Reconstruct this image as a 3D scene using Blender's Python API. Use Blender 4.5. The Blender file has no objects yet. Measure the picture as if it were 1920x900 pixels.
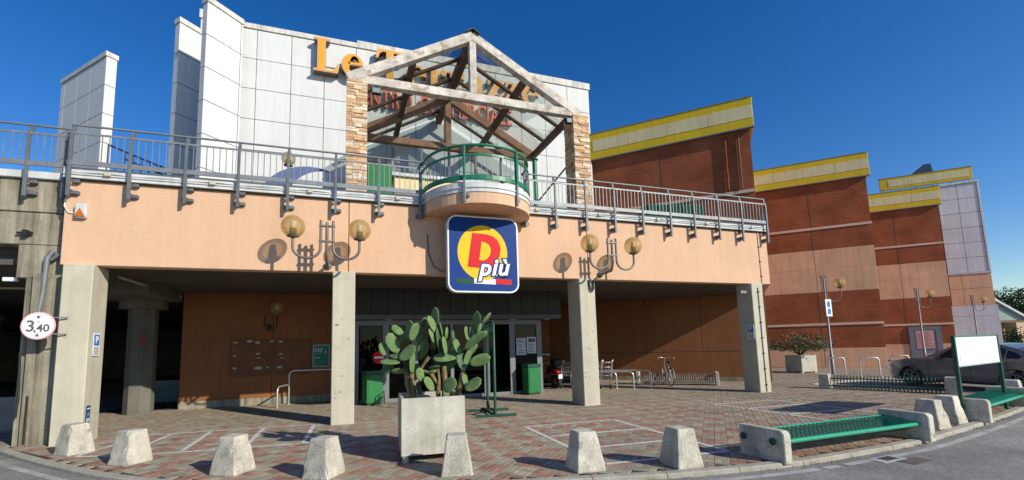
import bpy, bmesh, math, random
from mathutils import Vector, Matrix, noise
from mathutils.geometry import tessellate_polygon
R = math.radians
rnd = random.Random(7)
SC = bpy.context.scene
COL = SC.collection

# ------------------------------------------------------------------ camera
cam = bpy.data.objects.new('camera', bpy.data.cameras.new('camera'))
COL.objects.link(cam)
fw = Vector((0.315593, 0.942774, 0.107606)); rt = Vector((0.948834, -0.314816, -0.024581)); up = Vector((-0.010702, -0.109858, 0.99389))
cam.matrix_world = Matrix(((rt.x, up.x, -fw.x, 0), (rt.y, up.y, -fw.y, 0), (rt.z, up.z, -fw.z, 1.71), (0, 0, 0, 1)))
cam.data.sensor_width = 36
cam.data.lens = 15.3902
cam.data.shift_x = 0.01923
cam.data.shift_y = 0.05679
cam.data.clip_start = 0.1
cam.data.clip_end = 2000
SC.camera = cam

# ------------------------------------------------------------------ light
SUN_AZ, SUN_EL = -53.5, 27.0          # direction towards the sun: angle from +X, height
sun = bpy.data.objects.new('sun', bpy.data.lights.new('sun', 'SUN'))
COL.objects.link(sun)
sun.data.energy = 4.15
sun.data.angle = R(0.5)
sun.data.color = (1.0, 0.93, 0.79)
sd = Vector((math.cos(R(SUN_AZ)) * math.cos(R(SUN_EL)), math.sin(R(SUN_AZ)) * math.cos(R(SUN_EL)), math.sin(R(SUN_EL))))
sun.rotation_euler = sd.to_track_quat('Z', 'Y').to_euler()
sun.location = sd * 100
world = bpy.data.worlds.new('World')
SC.world = world
world.use_nodes = True
wn = world.node_tree
sky = wn.nodes.new('ShaderNodeTexSky')
sky.sky_type = 'NISHITA'
sky.sun_disc = False
sky.sun_elevation = R(SUN_EL)
sky.sun_rotation = R(90 - SUN_AZ)
sky.altitude = 0
sky.air_density = 1.0
sky.dust_density = 0.15
sky.ozone_density = 3.0
hs_ = wn.nodes.new('ShaderNodeHueSaturation')
hs_.inputs['Saturation'].default_value = 1.36
hs_.inputs['Hue'].default_value = 0.512
wn.links.new(sky.outputs[0], hs_.inputs['Color'])
wn.links.new(hs_.outputs[0], wn.nodes['Background'].inputs[0])
wn.nodes['Background'].inputs[1].default_value = 0.112
SC.view_settings.view_transform = 'Standard'
SC.view_settings.look = 'None'
SC.view_settings.exposure = 0.3
SC.view_settings.gamma = 1.0
SC.cycles.max_bounces = 8
SC.cycles.transparent_max_bounces = 24

# ------------------------------------------------------------------ helpers
WM = {}
def tag(o, label=None, cat=None, group=None, kind=None):
    if label: o['label'] = label
    if cat: o['category'] = cat
    if group: o['group'] = group
    if kind: o['kind'] = kind
    return o
def empty(name, loc=(0, 0, 0), rz=0.0, label=None, cat=None, group=None):
    o = bpy.data.objects.new(name, None)
    o.empty_display_size = 0.2
    COL.objects.link(o)
    o.location = loc
    o.rotation_euler = (0, 0, rz)
    WM[o.name] = Matrix.Translation(loc) @ Matrix.Rotation(rz, 4, 'Z')
    return tag(o, label, cat, group)
def wm(o):
    while o is not None:
        if o.name in WM: return WM[o.name]
        o = o.parent
    return Matrix.Identity(4)
def kids(o):
    return [c for c in COL.objects if c.parent == o]
def copy_tree(o, loc=None, rz=None, parent=None, label=None, group=None):
    c = o.copy(); COL.objects.link(c)
    if parent: c.parent = parent
    if loc is not None: c.location = loc
    if rz is not None: c.rotation_euler = (0, 0, rz)
    if label: c['label'] = label
    if group: c['group'] = group
    for k in o.children: copy_tree(k, parent=c)
    return c
class MB:
    def __init__(s): s.v = []; s.f = []; s.m = []; s.sm = []
    def add(s, vs, fs, m=0, sm=False, T=None):
        b = len(s.v)
        s.v += [tuple(T @ Vector(p)) if T else tuple(p) for p in vs]
        for f in fs:
            s.f.append([b + i for i in f]); s.m.append(m); s.sm.append(sm)
        return s
    def box(s, x0, x1, y0, y1, z0, z1, m=0, T=None):
        vs = [(x0, y0, z0), (x1, y0, z0), (x1, y1, z0), (x0, y1, z0), (x0, y0, z1), (x1, y0, z1), (x1, y1, z1), (x0, y1, z1)]
        return s.add(vs, [(3, 2, 1, 0), (4, 5, 6, 7), (0, 1, 5, 4), (1, 2, 6, 5), (2, 3, 7, 6), (3, 0, 4, 7)], m, False, T)
    def beam(s, a, b, w, h, m=0, up=(0, 0, 1)):
        a = Vector(a); b = Vector(b); d = (b - a).normalized()
        u = Vector(up)
        if abs(d.dot(u)) > 0.98: u = Vector((0, 1, 0))
        x = d.cross(u).normalized(); y = x.cross(d).normalized()
        q = [x * -w / 2 - y * h / 2, x * w / 2 - y * h / 2, x * w / 2 + y * h / 2, x * -w / 2 + y * h / 2]
        vs = [a + p for p in q] + [b + p for p in q]
        return s.add(vs, [(3, 2, 1, 0), (4, 5, 6, 7), (0, 1, 5, 4), (1, 2, 6, 5), (2, 3, 7, 6), (3, 0, 4, 7)], m)
    def tube(s, pts, r, n=8, m=0, closed=False, cap=True):
        P = [Vector(p) for p in pts]; rr = r if isinstance(r, (list, tuple)) else [r] * len(P)
        N = len(P); vs = []; ref = None
        for i, p in enumerate(P):
            if closed: t = P[(i + 1) % N] - P[i - 1]
            else: t = P[min(i + 1, N - 1)] - P[max(i - 1, 0)]
            t.normalize()
            if ref is None:
                ref = Vector((0, 0, 1)) if abs(t.z) < 0.9 else Vector((1, 0, 0))
            x = t.cross(ref)
            if x.length < 1e-4: x = t.cross(Vector((0.3, 1, 0.2)))
            x.normalize(); y = x.cross(t).normalized(); ref = y
            for k in range(n):
                a = 2 * math.pi * k / n
                vs.append(p + (x * math.cos(a) + y * math.sin(a)) * rr[i])
        fs = []
        for i in range(N if closed else N - 1):
            j = (i + 1) % N
            for k in range(n):
                l = (k + 1) % n
                fs.append((i * n + k, j * n + k, j * n + l, i * n + l))
        s.add(vs, fs, m, True)
        if cap and not closed:
            s.add(vs[:n], [tuple(range(n))], m); s.add(vs[-n:], [tuple(range(n - 1, -1, -1))], m)
        return s
    def lathe(s, prof, n=16, m=0, T=None, sm=True):
        vs = []; fs = []
        for r, z in prof:
            for k in range(n):
                a = 2 * math.pi * k / n
                vs.append((r * math.cos(a), r * math.sin(a), z))
        for i in range(len(prof) - 1):
            for k in range(n):
                l = (k + 1) % n
                fs.append((i * n + k, i * n + l, (i + 1) * n + l, (i + 1) * n + k))
        return s.add(vs, fs, m, sm, T)
    def ball(s, c, rx, ry=None, rz=None, n=16, k=10, m=0, T=None):
        ry = ry or rx; rz = rz or rx
        pr = [(max(1e-4, math.sin(math.pi * i / k)), -math.cos(math.pi * i / k)) for i in range(k + 1)]
        M = Matrix.Translation(c) @ (T or Matrix.Identity(4)) @ Matrix.Diagonal((rx, ry, rz, 1))
        return s.lathe(pr, n, m, M)
    def prism(s, poly, z0, z1, m=0, T=None, ms=None):
        n = len(poly)
        vs = [(x, y, z0) for x, y in poly] + [(x, y, z1) for x, y in poly]
        tri = tessellate_polygon([[Vector((x, y, 0)) for x, y in poly]])
        area = sum(poly[i][0] * poly[(i + 1) % n][1] - poly[(i + 1) % n][0] * poly[i][1] for i in range(n))
        def ccw(t):
            a, b, c = [poly[i] for i in t]
            return (b[0] - a[0]) * (c[1] - a[1]) - (b[1] - a[1]) * (c[0] - a[0]) > 0
        fs = []
        for t in tri:
            t = tuple(t) if ccw(t) else tuple(t)[::-1]
            fs.append(tuple(i + n for i in t)); fs.append(t[::-1])
        s.add(vs, fs, m, False, T)
        sd_ = [(i, (i + 1) % n, (i + 1) % n + n, i + n) for i in range(n)]
        if area < 0: sd_ = [f[::-1] for f in sd_]
        return s.add(vs, sd_, m if ms is None else ms, False, T)
    def build(s, name, mats, parent=None, bevel=0.0, seg=1):
        me = bpy.data.meshes.new(name)
        me.from_pydata(s.v, [], s.f)
        if not isinstance(mats, (list, tuple)): mats = [mats]
        for x in mats: me.materials.append(x)
        me.polygons.foreach_set('material_index', s.m)
        me.polygons.foreach_set('use_smooth', s.sm)
        if parent is not None:
            me.transform(wm(parent).inverted())
        if bevel:
            bm = bmesh.new(); bm.from_mesh(me)
            bmesh.ops.remove_doubles(bm, verts=bm.verts, dist=1e-5)
            es = [e for e in bm.edges if len(e.link_faces) == 2 and e.calc_face_angle() > 0.5]
            bmesh.ops.bevel(bm, geom=es, offset=bevel, segments=seg, affect='EDGES', profile=0.5)
            bm.to_mesh(me); bm.free()
        me.update()
        o = bpy.data.objects.new(name, me)
        COL.objects.link(o)
        if parent is not None: o.parent = parent
        return o
def piece(name, me, parent):
    o = bpy.data.objects.new(name, me); COL.objects.link(o)
    if parent is not None: o.parent = parent
    return o
def bxo(name, b, mat, parent=None, bevel=0.0):
    return MB().box(*b).build(name, mat, parent, bevel)
DG = None
def text_mesh(txt, size, extrude, shear=0.0, offset=0.0, spacing=1.0, align='CENTER'):
    cu = bpy.data.curves.new('lettering', 'FONT')
    cu.body = txt; cu.size = size; cu.extrude = extrude; cu.shear = shear; cu.offset = offset
    cu.space_character = spacing; cu.align_x = align; cu.align_y = 'CENTER'; cu.resolution_u = 4
    o = bpy.data.objects.new('lettering', cu); COL.objects.link(o)
    dg = bpy.context.evaluated_depsgraph_get()
    me = bpy.data.meshes.new_from_object(o.evaluated_get(dg))
    bpy.data.objects.remove(o); bpy.data.curves.remove(cu)
    return me
def text(name, txt, size, mat, T, parent, extrude=0.002, shear=0.0, offset=0.0, spacing=1.0, align='CENTER'):
    me = text_mesh(txt, size, extrude, shear, offset, spacing, align)
    me.materials.clear(); me.materials.append(mat)
    me.transform(wm(parent).inverted() @ T)
    return piece(name, me, parent)
def curve_mesh(splines, extrude, offset=0.0):
    cu = bpy.data.curves.new('outline', 'CURVE'); cu.dimensions = '2D'; cu.fill_mode = 'BOTH'
    cu.extrude = extrude; cu.offset = offset
    for sp in splines:
        q = cu.splines.new('POLY'); q.points.add(len(sp) - 1)
        for i, (x, y) in enumerate(sp): q.points[i].co = (x, y, 0, 1)
        q.use_cyclic_u = True
    o = bpy.data.objects.new('outline', cu); COL.objects.link(o)
    dg = bpy.context.evaluated_depsgraph_get()
    me = bpy.data.meshes.new_from_object(o.evaluated_get(dg))
    bpy.data.objects.remove(o); bpy.data.curves.remove(cu)
    return me
FACE = Matrix.Rotation(math.pi / 2, 4, 'X')      # local x,y -> world x,z ; front looks to -Y
def at(x, y, z, rz=0.0): return Matrix.Translation((x, y, z)) @ Matrix.Rotation(rz, 4, 'Z')
def arc(cx, cy, rx, ry, a0, a1, n):
    return [(cx + rx * math.cos(R(a0 + (a1 - a0) * i / n)), cy + ry * math.sin(R(a0 + (a1 - a0) * i / n))) for i in range(n + 1)]
def rrect(w, h, r, n=6):
    p = []
    for cx, cy, a in ((w / 2 - r, h / 2 - r, 0), (-w / 2 + r, h / 2 - r, 90), (-w / 2 + r, -h / 2 + r, 180), (w / 2 - r, -h / 2 + r, 270)):
        p += arc(cx, cy, r, r, a, a + 90, n)
    return p

# ------------------------------------------------------------------ materials
def M(name, col, rough=0.8, var=0.15, scale=3.0, bump=0.0, bscale=60.0, metal=0.0, streak=0.0, spot=0.0, spotcol=None, spotscale=2.0, fine=0.0, coat=0.0, spec=0.4, st=(0.62, 0.74), big=0.0):
    m = bpy.data.materials.new(name); m.use_nodes = True
    t = m.node_tree; N = t.nodes; L = t.links; b = N['Principled BSDF']
    b.inputs['Roughness'].default_value = rough; b.inputs['Metallic'].default_value = metal
    b.inputs['Coat Weight'].default_value = coat; b.inputs['Specular IOR Level'].default_value = spec
    g = N.new('ShaderNodeNewGeometry')
    def nz(sc, det=5, vec=None):
        n = N.new('ShaderNodeTexNoise'); n.inputs['Scale'].default_value = sc; n.inputs['Detail'].default_value = det
        n.inputs['Roughness'].default_value = 0.65
        L.new(vec or g.outputs['Position'], n.inputs['Vector']); return n
    def mul(c_in, fac, lo, hi):
        r = N.new('ShaderNodeMapRange'); r.inputs[1].default_value = 0.3; r.inputs[2].default_value = 0.7
        r.inputs[3].default_value = lo; r.inputs[4].default_value = hi; L.new(fac, r.inputs[0])
        x = N.new('ShaderNodeMix'); x.data_type = 'RGBA'; x.blend_type = 'MULTIPLY'; x.inputs[0].default_value = 1
        if hasattr(c_in, 'links'): L.new(c_in, x.inputs[6])
        else: x.inputs[6].default_value = (*c_in, 1)
        L.new(r.outputs[0], x.inputs[7]); return x.outputs[2]
    c = mul(col, nz(scale).outputs[0], 1 - var, 1 + var)
    if fine: c = mul(c, nz(scale * 25, 3).outputs[0], 1 - fine, 1 + fine)
    if big: c = mul(c, nz(0.55, 6).outputs[0], 1 - big, 1 + big * 0.6)
    if streak:
        mp = N.new('ShaderNodeMapping'); mp.inputs['Scale'].default_value = (5, 5, 0.25); L.new(g.outputs['Position'], mp.inputs[0])
        c = mul(c, nz(1.3, 6, mp.outputs[0]).outputs[0], 1 - streak, 1 + streak * 0.3)
    if spot:
        r = N.new('ShaderNodeMapRange'); r.inputs[1].default_value = st[0]; r.inputs[2].default_value = st[1]
        r.inputs[4].default_value = spot; L.new(nz(spotscale, 8).outputs[0], r.inputs[0])
        x = N.new('ShaderNodeMix'); x.data_type = 'RGBA'; L.new(r.outputs[0], x.inputs[0]); L.new(c, x.inputs[6])
        x.inputs[7].default_value = (*(spotcol or [v * 0.4 for v in col]), 1); c = x.outputs[2]
    L.new(c, b.inputs['Base Color'])
    if bump:
        bp = N.new('ShaderNodeBump'); bp.inputs['Strength'].default_value = bump; bp.inputs['Distance'].default_value = 0.02
        L.new(nz(bscale, 6).outputs[0], bp.inputs['Height']); L.new(bp.outputs[0], b.inputs['Normal'])
    return m
def glass(name, tint, refl=0.12, rough=0.02, fk=0.45):
    m = bpy.data.materials.new(name); m.use_nodes = True
    t = m.node_tree; N = t.nodes; L = t.links; N.remove(N['Principled BSDF'])
    tr = N.new('ShaderNodeBsdfTransparent'); tr.inputs[0].default_value = (*tint, 1)
    gl = N.new('ShaderNodeBsdfGlossy'); gl.inputs['Roughness'].default_value = rough
    fr = N.new('ShaderNodeFresnel'); fr.inputs[0].default_value = 1.5
    ma = N.new('ShaderNodeMath'); ma.operation = 'MULTIPLY_ADD'; ma.inputs[1].default_value = fk; ma.inputs[2].default_value = refl * 0.3
    L.new(fr.outputs[0], ma.inputs[0])
    mx = N.new('ShaderNodeMixShader'); L.new(ma.outputs[0], mx.inputs[0]); L.new(tr.outputs[0], mx.inputs[1]); L.new(gl.outputs[0], mx.inputs[2])
    L.new(mx.outputs[0], N['Material Output'].inputs[0])
    return m
def brickmat(name, c1, c2, mortar, bw=0.25, rh=0.07):
    m = bpy.data.materials.new(name); m.use_nodes = True
    t = m.node_tree; N = t.nodes; L = t.links; b = N['Principled BSDF']; b.inputs['Roughness'].default_value = 0.9
    b.inputs['Specular IOR Level'].default_value = 0.2
    tc = N.new('ShaderNodeTexCoord'); sp = N.new('ShaderNodeSeparateXYZ'); L.new(tc.outputs['Object'], sp.inputs[0])
    ad = N.new('ShaderNodeMath'); L.new(sp.outputs[0], ad.inputs[0]); L.new(sp.outputs[1], ad.inputs[1])
    cb = N.new('ShaderNodeCombineXYZ'); L.new(ad.outputs[0], cb.inputs[0]); L.new(sp.outputs[2], cb.inputs[1])
    br = N.new('ShaderNodeTexBrick'); L.new(cb.outputs[0], br.inputs['Vector'])
    br.inputs['Color1'].default_value = (*c1, 1); br.inputs['Color2'].default_value = (*c2, 1); br.inputs['Mortar'].default_value = (*mortar, 1)
    br.inputs['Scale'].default_value = 1; br.inputs['Brick Width'].default_value = bw; br.inputs['Row Height'].default_value = rh
    br.inputs['Mortar Size'].default_value = 0.008; br.inputs['Mortar Smooth'].default_value = 0.3
    n = N.new('ShaderNodeTexNoise'); n.inputs['Scale'].default_value = 0.8; n.inputs['Detail'].default_value = 6; L.new(cb.outputs[0], n.inputs['Vector'])
    mr = N.new('ShaderNodeMapRange'); mr.inputs[1].default_value = 0.3; mr.inputs[2].default_value = 0.7; mr.inputs[3].default_value = 0.75; mr.inputs[4].default_value = 1.2
    L.new(n.outputs[0], mr.inputs[0])
    x = N.new('ShaderNodeMix'); x.data_type = 'RGBA'; x.blend_type = 'MULTIPLY'; x.inputs[0].default_value = 1
    L.new(br.outputs[0], x.inputs[6]); L.new(mr.outputs[0], x.inputs[7]); L.new(x.outputs[2], b.inputs['Base Color'])
    bp = N.new('ShaderNodeBump'); bp.inputs['Strength'].default_value = 0.5; bp.inputs['Distance'].default_value = 0.01; bp.invert = True
    L.new(br.outputs['Fac'], bp.inputs['Height']); L.new(bp.outputs[0], b.inputs['Normal'])
    return m

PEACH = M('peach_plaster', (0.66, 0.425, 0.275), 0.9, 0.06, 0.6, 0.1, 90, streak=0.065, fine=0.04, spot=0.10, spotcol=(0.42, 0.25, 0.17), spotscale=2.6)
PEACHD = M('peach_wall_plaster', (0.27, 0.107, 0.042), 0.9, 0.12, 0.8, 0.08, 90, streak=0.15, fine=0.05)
PEACHW = M('weathered_peach_plaster', (0.74, 0.42, 0.25), 0.9, 0.14, 0.7, 0.1, 40, streak=0.2, spot=0.6, spotcol=(0.30, 0.22, 0.18), spotscale=1.6)
LINE = M('pale_peach_trim', (0.68, 0.48, 0.36), 0.9, 0.1, 2)
BRICK = brickmat('red_brick', (0.36, 0.098, 0.038), (0.28, 0.074, 0.029), (0.24, 0.105, 0.06))
COLC = M('painted_concrete', (0.51, 0.475, 0.365), 0.85, 0.10, 1.6, 0.06, 70, streak=0.12, fine=0.04, spot=0.35, spotcol=(0.25, 0.23, 0.18), spotscale=3.5)
CONC = M('raw_concrete', (0.56, 0.525, 0.435), 0.95, 0.28, 2.5, 0.7, 45, fine=0.3, streak=0.2, spot=0.7, spotcol=(0.2, 0.185, 0.15), spotscale=6, st=(0.56, 0.7), big=0.15)
CONCD = M('dirty_concrete', (0.33, 0.30, 0.22), 0.95, 0.35, 1.2, 0.4, 30, streak=0.7, fine=0.12, spot=0.75, spotcol=(0.07, 0.065, 0.05), spotscale=1.6)
CONCP = M('planter_concrete', (0.53, 0.505, 0.42), 0.95, 0.2, 2.6, 0.35, 60, fine=0.16, streak=0.25, spot=0.5, spotcol=(0.22, 0.21, 0.18), spotscale=4)
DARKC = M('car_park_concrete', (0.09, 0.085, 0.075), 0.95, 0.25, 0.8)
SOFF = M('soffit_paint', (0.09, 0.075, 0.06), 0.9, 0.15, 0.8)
WHITE = M('white_panel', (0.65, 0.66, 0.645), 0.75, 0.05, 0.7, 0.05, 160, streak=0.10, fine=0.04)
WHITED = M('grey_white_panel', (0.66, 0.64, 0.66), 0.8, 0.1, 0.6, 0.05, 120, streak=0.15)
CAP = M('parapet_capping', (0.66, 0.64, 0.58), 0.8, 0.15, 1.5, streak=0.35)
JOINT = M('dark_joint', (0.10, 0.098, 0.095), 0.9, 0.1, 3)
TRIM = M('slab_edge_paint', (0.60, 0.62, 0.61), 0.7, 0.12, 1.5, streak=0.2)
GALV = M('galvanised_steel', (0.235, 0.25, 0.265), 0.55, 0.2, 4, metal=0.35, fine=0.1, streak=0.15)
STEELW = M('bright_tube', (0.62, 0.62, 0.60), 0.35, 0.08, 6, metal=0.7)
LAMPM = M('lamp_iron', (0.19, 0.165, 0.15), 0.5, 0.2, 10, metal=0.35)
BLACK = M('black_metal', (0.02, 0.02, 0.021), 0.55, 0.2, 5)
GREENC = M('container_green', (0.006, 0.07, 0.04), 0.8, 0.15, 3, spec=0.15)
GREEN = M('green_gloss_paint', (0.012, 0.17, 0.085), 0.4, 0.12, 4, coat=0.2)
GREEND = M('dark_green_paint', (0.008, 0.075, 0.045), 0.45, 0.2, 5, spot=0.3, spotcol=(0.12, 0.08, 0.05), spotscale=9)
GREENB = M('bin_green', (0.012, 0.17, 0.042), 0.45, 0.12, 3, coat=0.1)
SEATD = M('seat_shade_green', (0.006, 0.055, 0.035), 0.6, 0.15, 4)  # darker copy of the seat green, for shade below the rods
GREENS = M('seat_green', (0.02, 0.31, 0.165), 0.35, 0.12, 4, coat=0.3)
TIMBERW = M('peeling_white_timber', (0.62, 0.57, 0.50), 0.85, 0.3, 2.6, 0.3, 40, streak=0.2, fine=0.12, spot=0.9, spotcol=(0.33, 0.255, 0.2), spotscale=3.2, st=(0.50, 0.62))
TIMBER = M('brown_timber', (0.34, 0.19, 0.115), 0.75, 0.25, 3, 0.2, 40, streak=0.2, fine=0.12)
TIMBERD = M('dark_timber', (0.13, 0.075, 0.045), 0.7, 0.2, 3)
AMBER = M('amber_letter_face', (0.74, 0.34, 0.03), 0.45, 0.06, 3)
AMBERR = M('letter_rim', (0.60, 0.42, 0.30), 0.5, 0.08, 3)
AMBERS = M('letter_side', (0.16, 0.095, 0.05), 0.6, 0.15, 3)
REDL = M('red_letter_face', (0.70, 0.11, 0.04), 0.5, 0.08, 3)
BLUE = M('sign_blue', (0.008, 0.045, 0.21), 0.55, 0.04, 2, spec=0.15)
SYEL = M('sign_yellow', (0.80, 0.50, 0.02), 0.5, 0.03, 2, spec=0.15)
SRED = M('sign_red', (0.62, 0.018, 0.025), 0.5, 0.03, 2, spec=0.15)
SWHT = M('sign_white', (0.82, 0.82, 0.80), 0.4, 0.03, 2)
SGRN = M('sign_green', (0.02, 0.085, 0.045), 0.4, 0.03, 2, spec=0.15)
PBLUE = M('parking_blue', (0.03, 0.20, 0.55), 0.4, 0.06, 6)
INK = M('grey_ink', (0.11, 0.11, 0.115), 0.7, 0.3, 30)
GALVD = M('dark_galvanised', (0.15, 0.165, 0.18), 0.55, 0.25, 4, metal=0.3, fine=0.15, streak=0.2)
YEL = M('yellow_parapet', (0.70, 0.48, 0.006), 0.55, 0.07, 0.9, streak=0.15)
CREAM = M('cream_panel', (0.72, 0.60, 0.33), 0.6, 0.08, 0.9, streak=0.15)
GLS = glass('clear_glass', (0.955, 0.985, 0.97), 0.04)
GLD = glass('door_glass', (0.22, 0.25, 0.27), 0.02, 0.02, 0.25)
def globemat():
    m = glass('smoked_globe', (0.96, 0.88, 0.64), 0.2, 0.04)
    t = m.node_tree; N = t.nodes; L = t.links; out = N['Material Output']; prev = out.inputs[0].links[0].from_socket
    df = N.new('ShaderNodeBsdfDiffuse'); df.inputs[0].default_value = (0.74, 0.58, 0.32, 1)
    tl = N.new('ShaderNodeBsdfTranslucent'); tl.inputs[0].default_value = (0.74, 0.58, 0.32, 1)
    ad = N.new('ShaderNodeMixShader'); ad.inputs[0].default_value = 0.5; L.new(df.outputs[0], ad.inputs[1]); L.new(tl.outputs[0], ad.inputs[2])
    mx = N.new('ShaderNodeMixShader'); mx.inputs[0].default_value = 0.30; L.new(prev, mx.inputs[1]); L.new(ad.outputs[0], mx.inputs[2])
    L.new(mx.outputs[0], out.inputs[0]); return m
GLAMB = globemat()
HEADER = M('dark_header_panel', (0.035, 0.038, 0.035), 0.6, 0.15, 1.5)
FRAME = M('grey_door_frame', (0.19, 0.20, 0.22), 0.5, 0.1, 3)
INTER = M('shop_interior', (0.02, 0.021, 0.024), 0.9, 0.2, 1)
ASPH = M('asphalt', (0.265, 0.25, 0.228), 0.95, 0.22, 0.8, 0.5, 120, fine=0.3, big=0.25, spot=0.5, spotcol=(0.07, 0.068, 0.066), spotscale=0.6)
EDGEP = M('worn_edge_paint', (0.40, 0.39, 0.36), 0.9, 0.25, 3, fine=0.25, spot=0.95, spotcol=(0.2, 0.195, 0.185), spotscale=2.2)
PAINT = M('road_paint', (0.62, 0.60, 0.56), 0.85, 0.2, 3, fine=0.25, spot=0.85, spotcol=(0.22, 0.215, 0.205), spotscale=3.0)
MORT = M('paver_bedding', (0.055, 0.045, 0.038), 0.98, 0.2, 4)
KERB = M('kerb_concrete', (0.37, 0.345, 0.28), 0.95, 0.22, 3, 0.4, 60, fine=0.2, spot=0.4, spotcol=(0.2, 0.19, 0.14))
PV = [M('paver_red', (0.323, 0.189, 0.132), 0.92, 0.2, 5, 0.3, 120, fine=0.1, big=0.16),
      M('paver_red_faded', (0.343, 0.224, 0.161), 0.92, 0.2, 5, 0.3, 120, fine=0.1, big=0.16),
      M('paver_red_dark', (0.264, 0.151, 0.116), 0.92, 0.2, 5, 0.3, 120, fine=0.1, big=0.16),
      M('paver_grey', (0.310, 0.287, 0.211), 0.92, 0.2, 5, 0.3, 120, fine=0.1, big=0.16),
      M('paver_grey_pale', (0.350, 0.329, 0.244), 0.92, 0.2, 5, 0.3, 120, fine=0.1, big=0.16),
      M('paver_brown', (0.297, 0.241, 0.178), 0.92, 0.2, 5, 0.3, 120, fine=0.1, big=0.16)]
STONE = [M('stone_tan', (0.62, 0.45, 0.29), 0.95, 0.25, 6, 0.6, 30, fine=0.15), M('stone_ochre', (0.62, 0.40, 0.22), 0.95, 0.25, 6, 0.6, 30, fine=0.15),
         M('stone_pale', (0.70, 0.60, 0.46), 0.95, 0.25, 6, 0.6, 30, fine=0.15), M('stone_brown', (0.47, 0.29, 0.17), 0.95, 0.25, 6, 0.6, 30, fine=0.15)]
def areoles(m, dot):
    t = m.node_tree; N = t.nodes; L = t.links; b = N['Principled BSDF']; old = b.inputs['Base Color'].links[0].from_socket
    g = N.new('ShaderNodeNewGeometry'); v = N.new('ShaderNodeTexVoronoi'); v.inputs['Scale'].default_value = 30; L.new(g.outputs['Position'], v.inputs['Vector'])
    r = N.new('ShaderNodeMapRange'); r.inputs[1].default_value = 0.10; r.inputs[2].default_value = 0.24; r.inputs[3].default_value = 0.75; r.inputs[4].default_value = 0; L.new(v.outputs['Distance'], r.inputs[0])
    x = N.new('ShaderNodeMix'); x.data_type = 'RGBA'; L.new(r.outputs[0], x.inputs[0]); L.new(old, x.inputs[6]); x.inputs[7].default_value = (*dot, 1); L.new(x.outputs[2], b.inputs['Base Color'])
CACT = M('cactus_pad', (0.125, 0.205, 0.07), 0.75, 0.25, 9, 0.25, 60, spot=0.3, spotcol=(0.30, 0.30, 0.12), spotscale=22)
CACTD = M('cactus_pad_old', (0.06, 0.115, 0.045), 0.6, 0.3, 9, 0.25, 60, spot=0.35, spotcol=(0.22, 0.19, 0.09), spotscale=18)
areoles(CACT, (0.045, 0.06, 0.03)); areoles(CACTD, (0.16, 0.15, 0.09))
CTRUNK = M('cactus_trunk', (0.20, 0.155, 0.07), 0.9, 0.4, 14, 0.4, 40, spot=0.6, spotcol=(0.12, 0.075, 0.04), spotscale=12)
SOIL = M('soil', (0.06, 0.045, 0.03), 0.98, 0.3, 8)
LEAF = M('olive_leaf', (0.10, 0.115, 0.05), 0.7, 0.4, 4)
LEAF2 = M('tree_leaf', (0.045, 0.085, 0.022), 0.7, 0.5, 0.6)
WEED = M('weed_green', (0.11, 0.13, 0.04), 0.8, 0.4, 6)
BARK = M('bark', (0.12, 0.085, 0.06), 0.95, 0.3, 6)
# ================================================================== SETTING: road, pavement, kerb
road = MB().box(-400, 500, -400, 600, -0.4, -0.06).build('road', ASPH)
tag(road, kind='structure')
KP = [(-6.3, 11.15), (-6.06, 10.82), (-5.3, 9.95), (-4.4, 9.0), (-3.2, 7.84), (-1.7, 6.75), (-0.3, 5.98), (1.2, 5.52), (2.1, 5.3), (3.2, 5.05), (4.3, 4.82), (5.87, 4.66), (7.2, 4.68), (8.86, 4.78), (10.6, 5.06), (12.35, 5.38), (14.6, 5.86), (16.4, 6.28), (17.2, 6.6), (17.5, 7.2), (17.1, 8.6), (16.3, 11.2), (16.9, 12.0), (20.0, 12.2), (23.5, 12.0), (27.5, 14.5)]
def catmull(P, step=0.1):
    out = []
    for i in range(len(P) - 1):
        p0 = Vector(P[max(i - 1, 0)]); p1 = Vector(P[i]); p2 = Vector(P[i + 1]); p3 = Vector(P[min(i + 2, len(P) - 1)])
        n = max(2, int((p2 - p1).length / step))
        for k in range(n):
            t = k / n
            out.append(0.5 * ((2 * p1) + (p2 - p0) * t + (2 * p0 - 5 * p1 + 4 * p2 - p3) * t * t + (3 * p1 - p0 - 3 * p2 + p3) * t ** 3))
    out.append(Vector(P[-1]))
    return out
KC = catmull(KP)
def offset_line(P, d):
    o = []
    for i, p in enumerate(P):
        t = (P[min(i + 1, len(P) - 1)] - P[max(i - 1, 0)]).normalized()
        o.append(p + Vector((-t.y, t.x)) * d)
    return o
KI = offset_line(KC, 0.13)
PLAZA = [tuple(p) for p in KI] + [(27.5, 15.9), (17, 26), (-7, 26), (-7, 11.15)]
pave = MB().prism(PLAZA, -0.3, -0.014).build('pavement', MORT)
tag(pave, kind='structure')
def inside(x, y, P):
    c = False; j = len(P) - 1
    for i in range(len(P)):
        xi, yi = P[i]; xj, yj = P[j]
        if (yi > y) != (yj > y) and x < (xj - xi) * (y - yi) / (yj - yi) + xi: c = not c
        j = i
    return c
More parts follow.
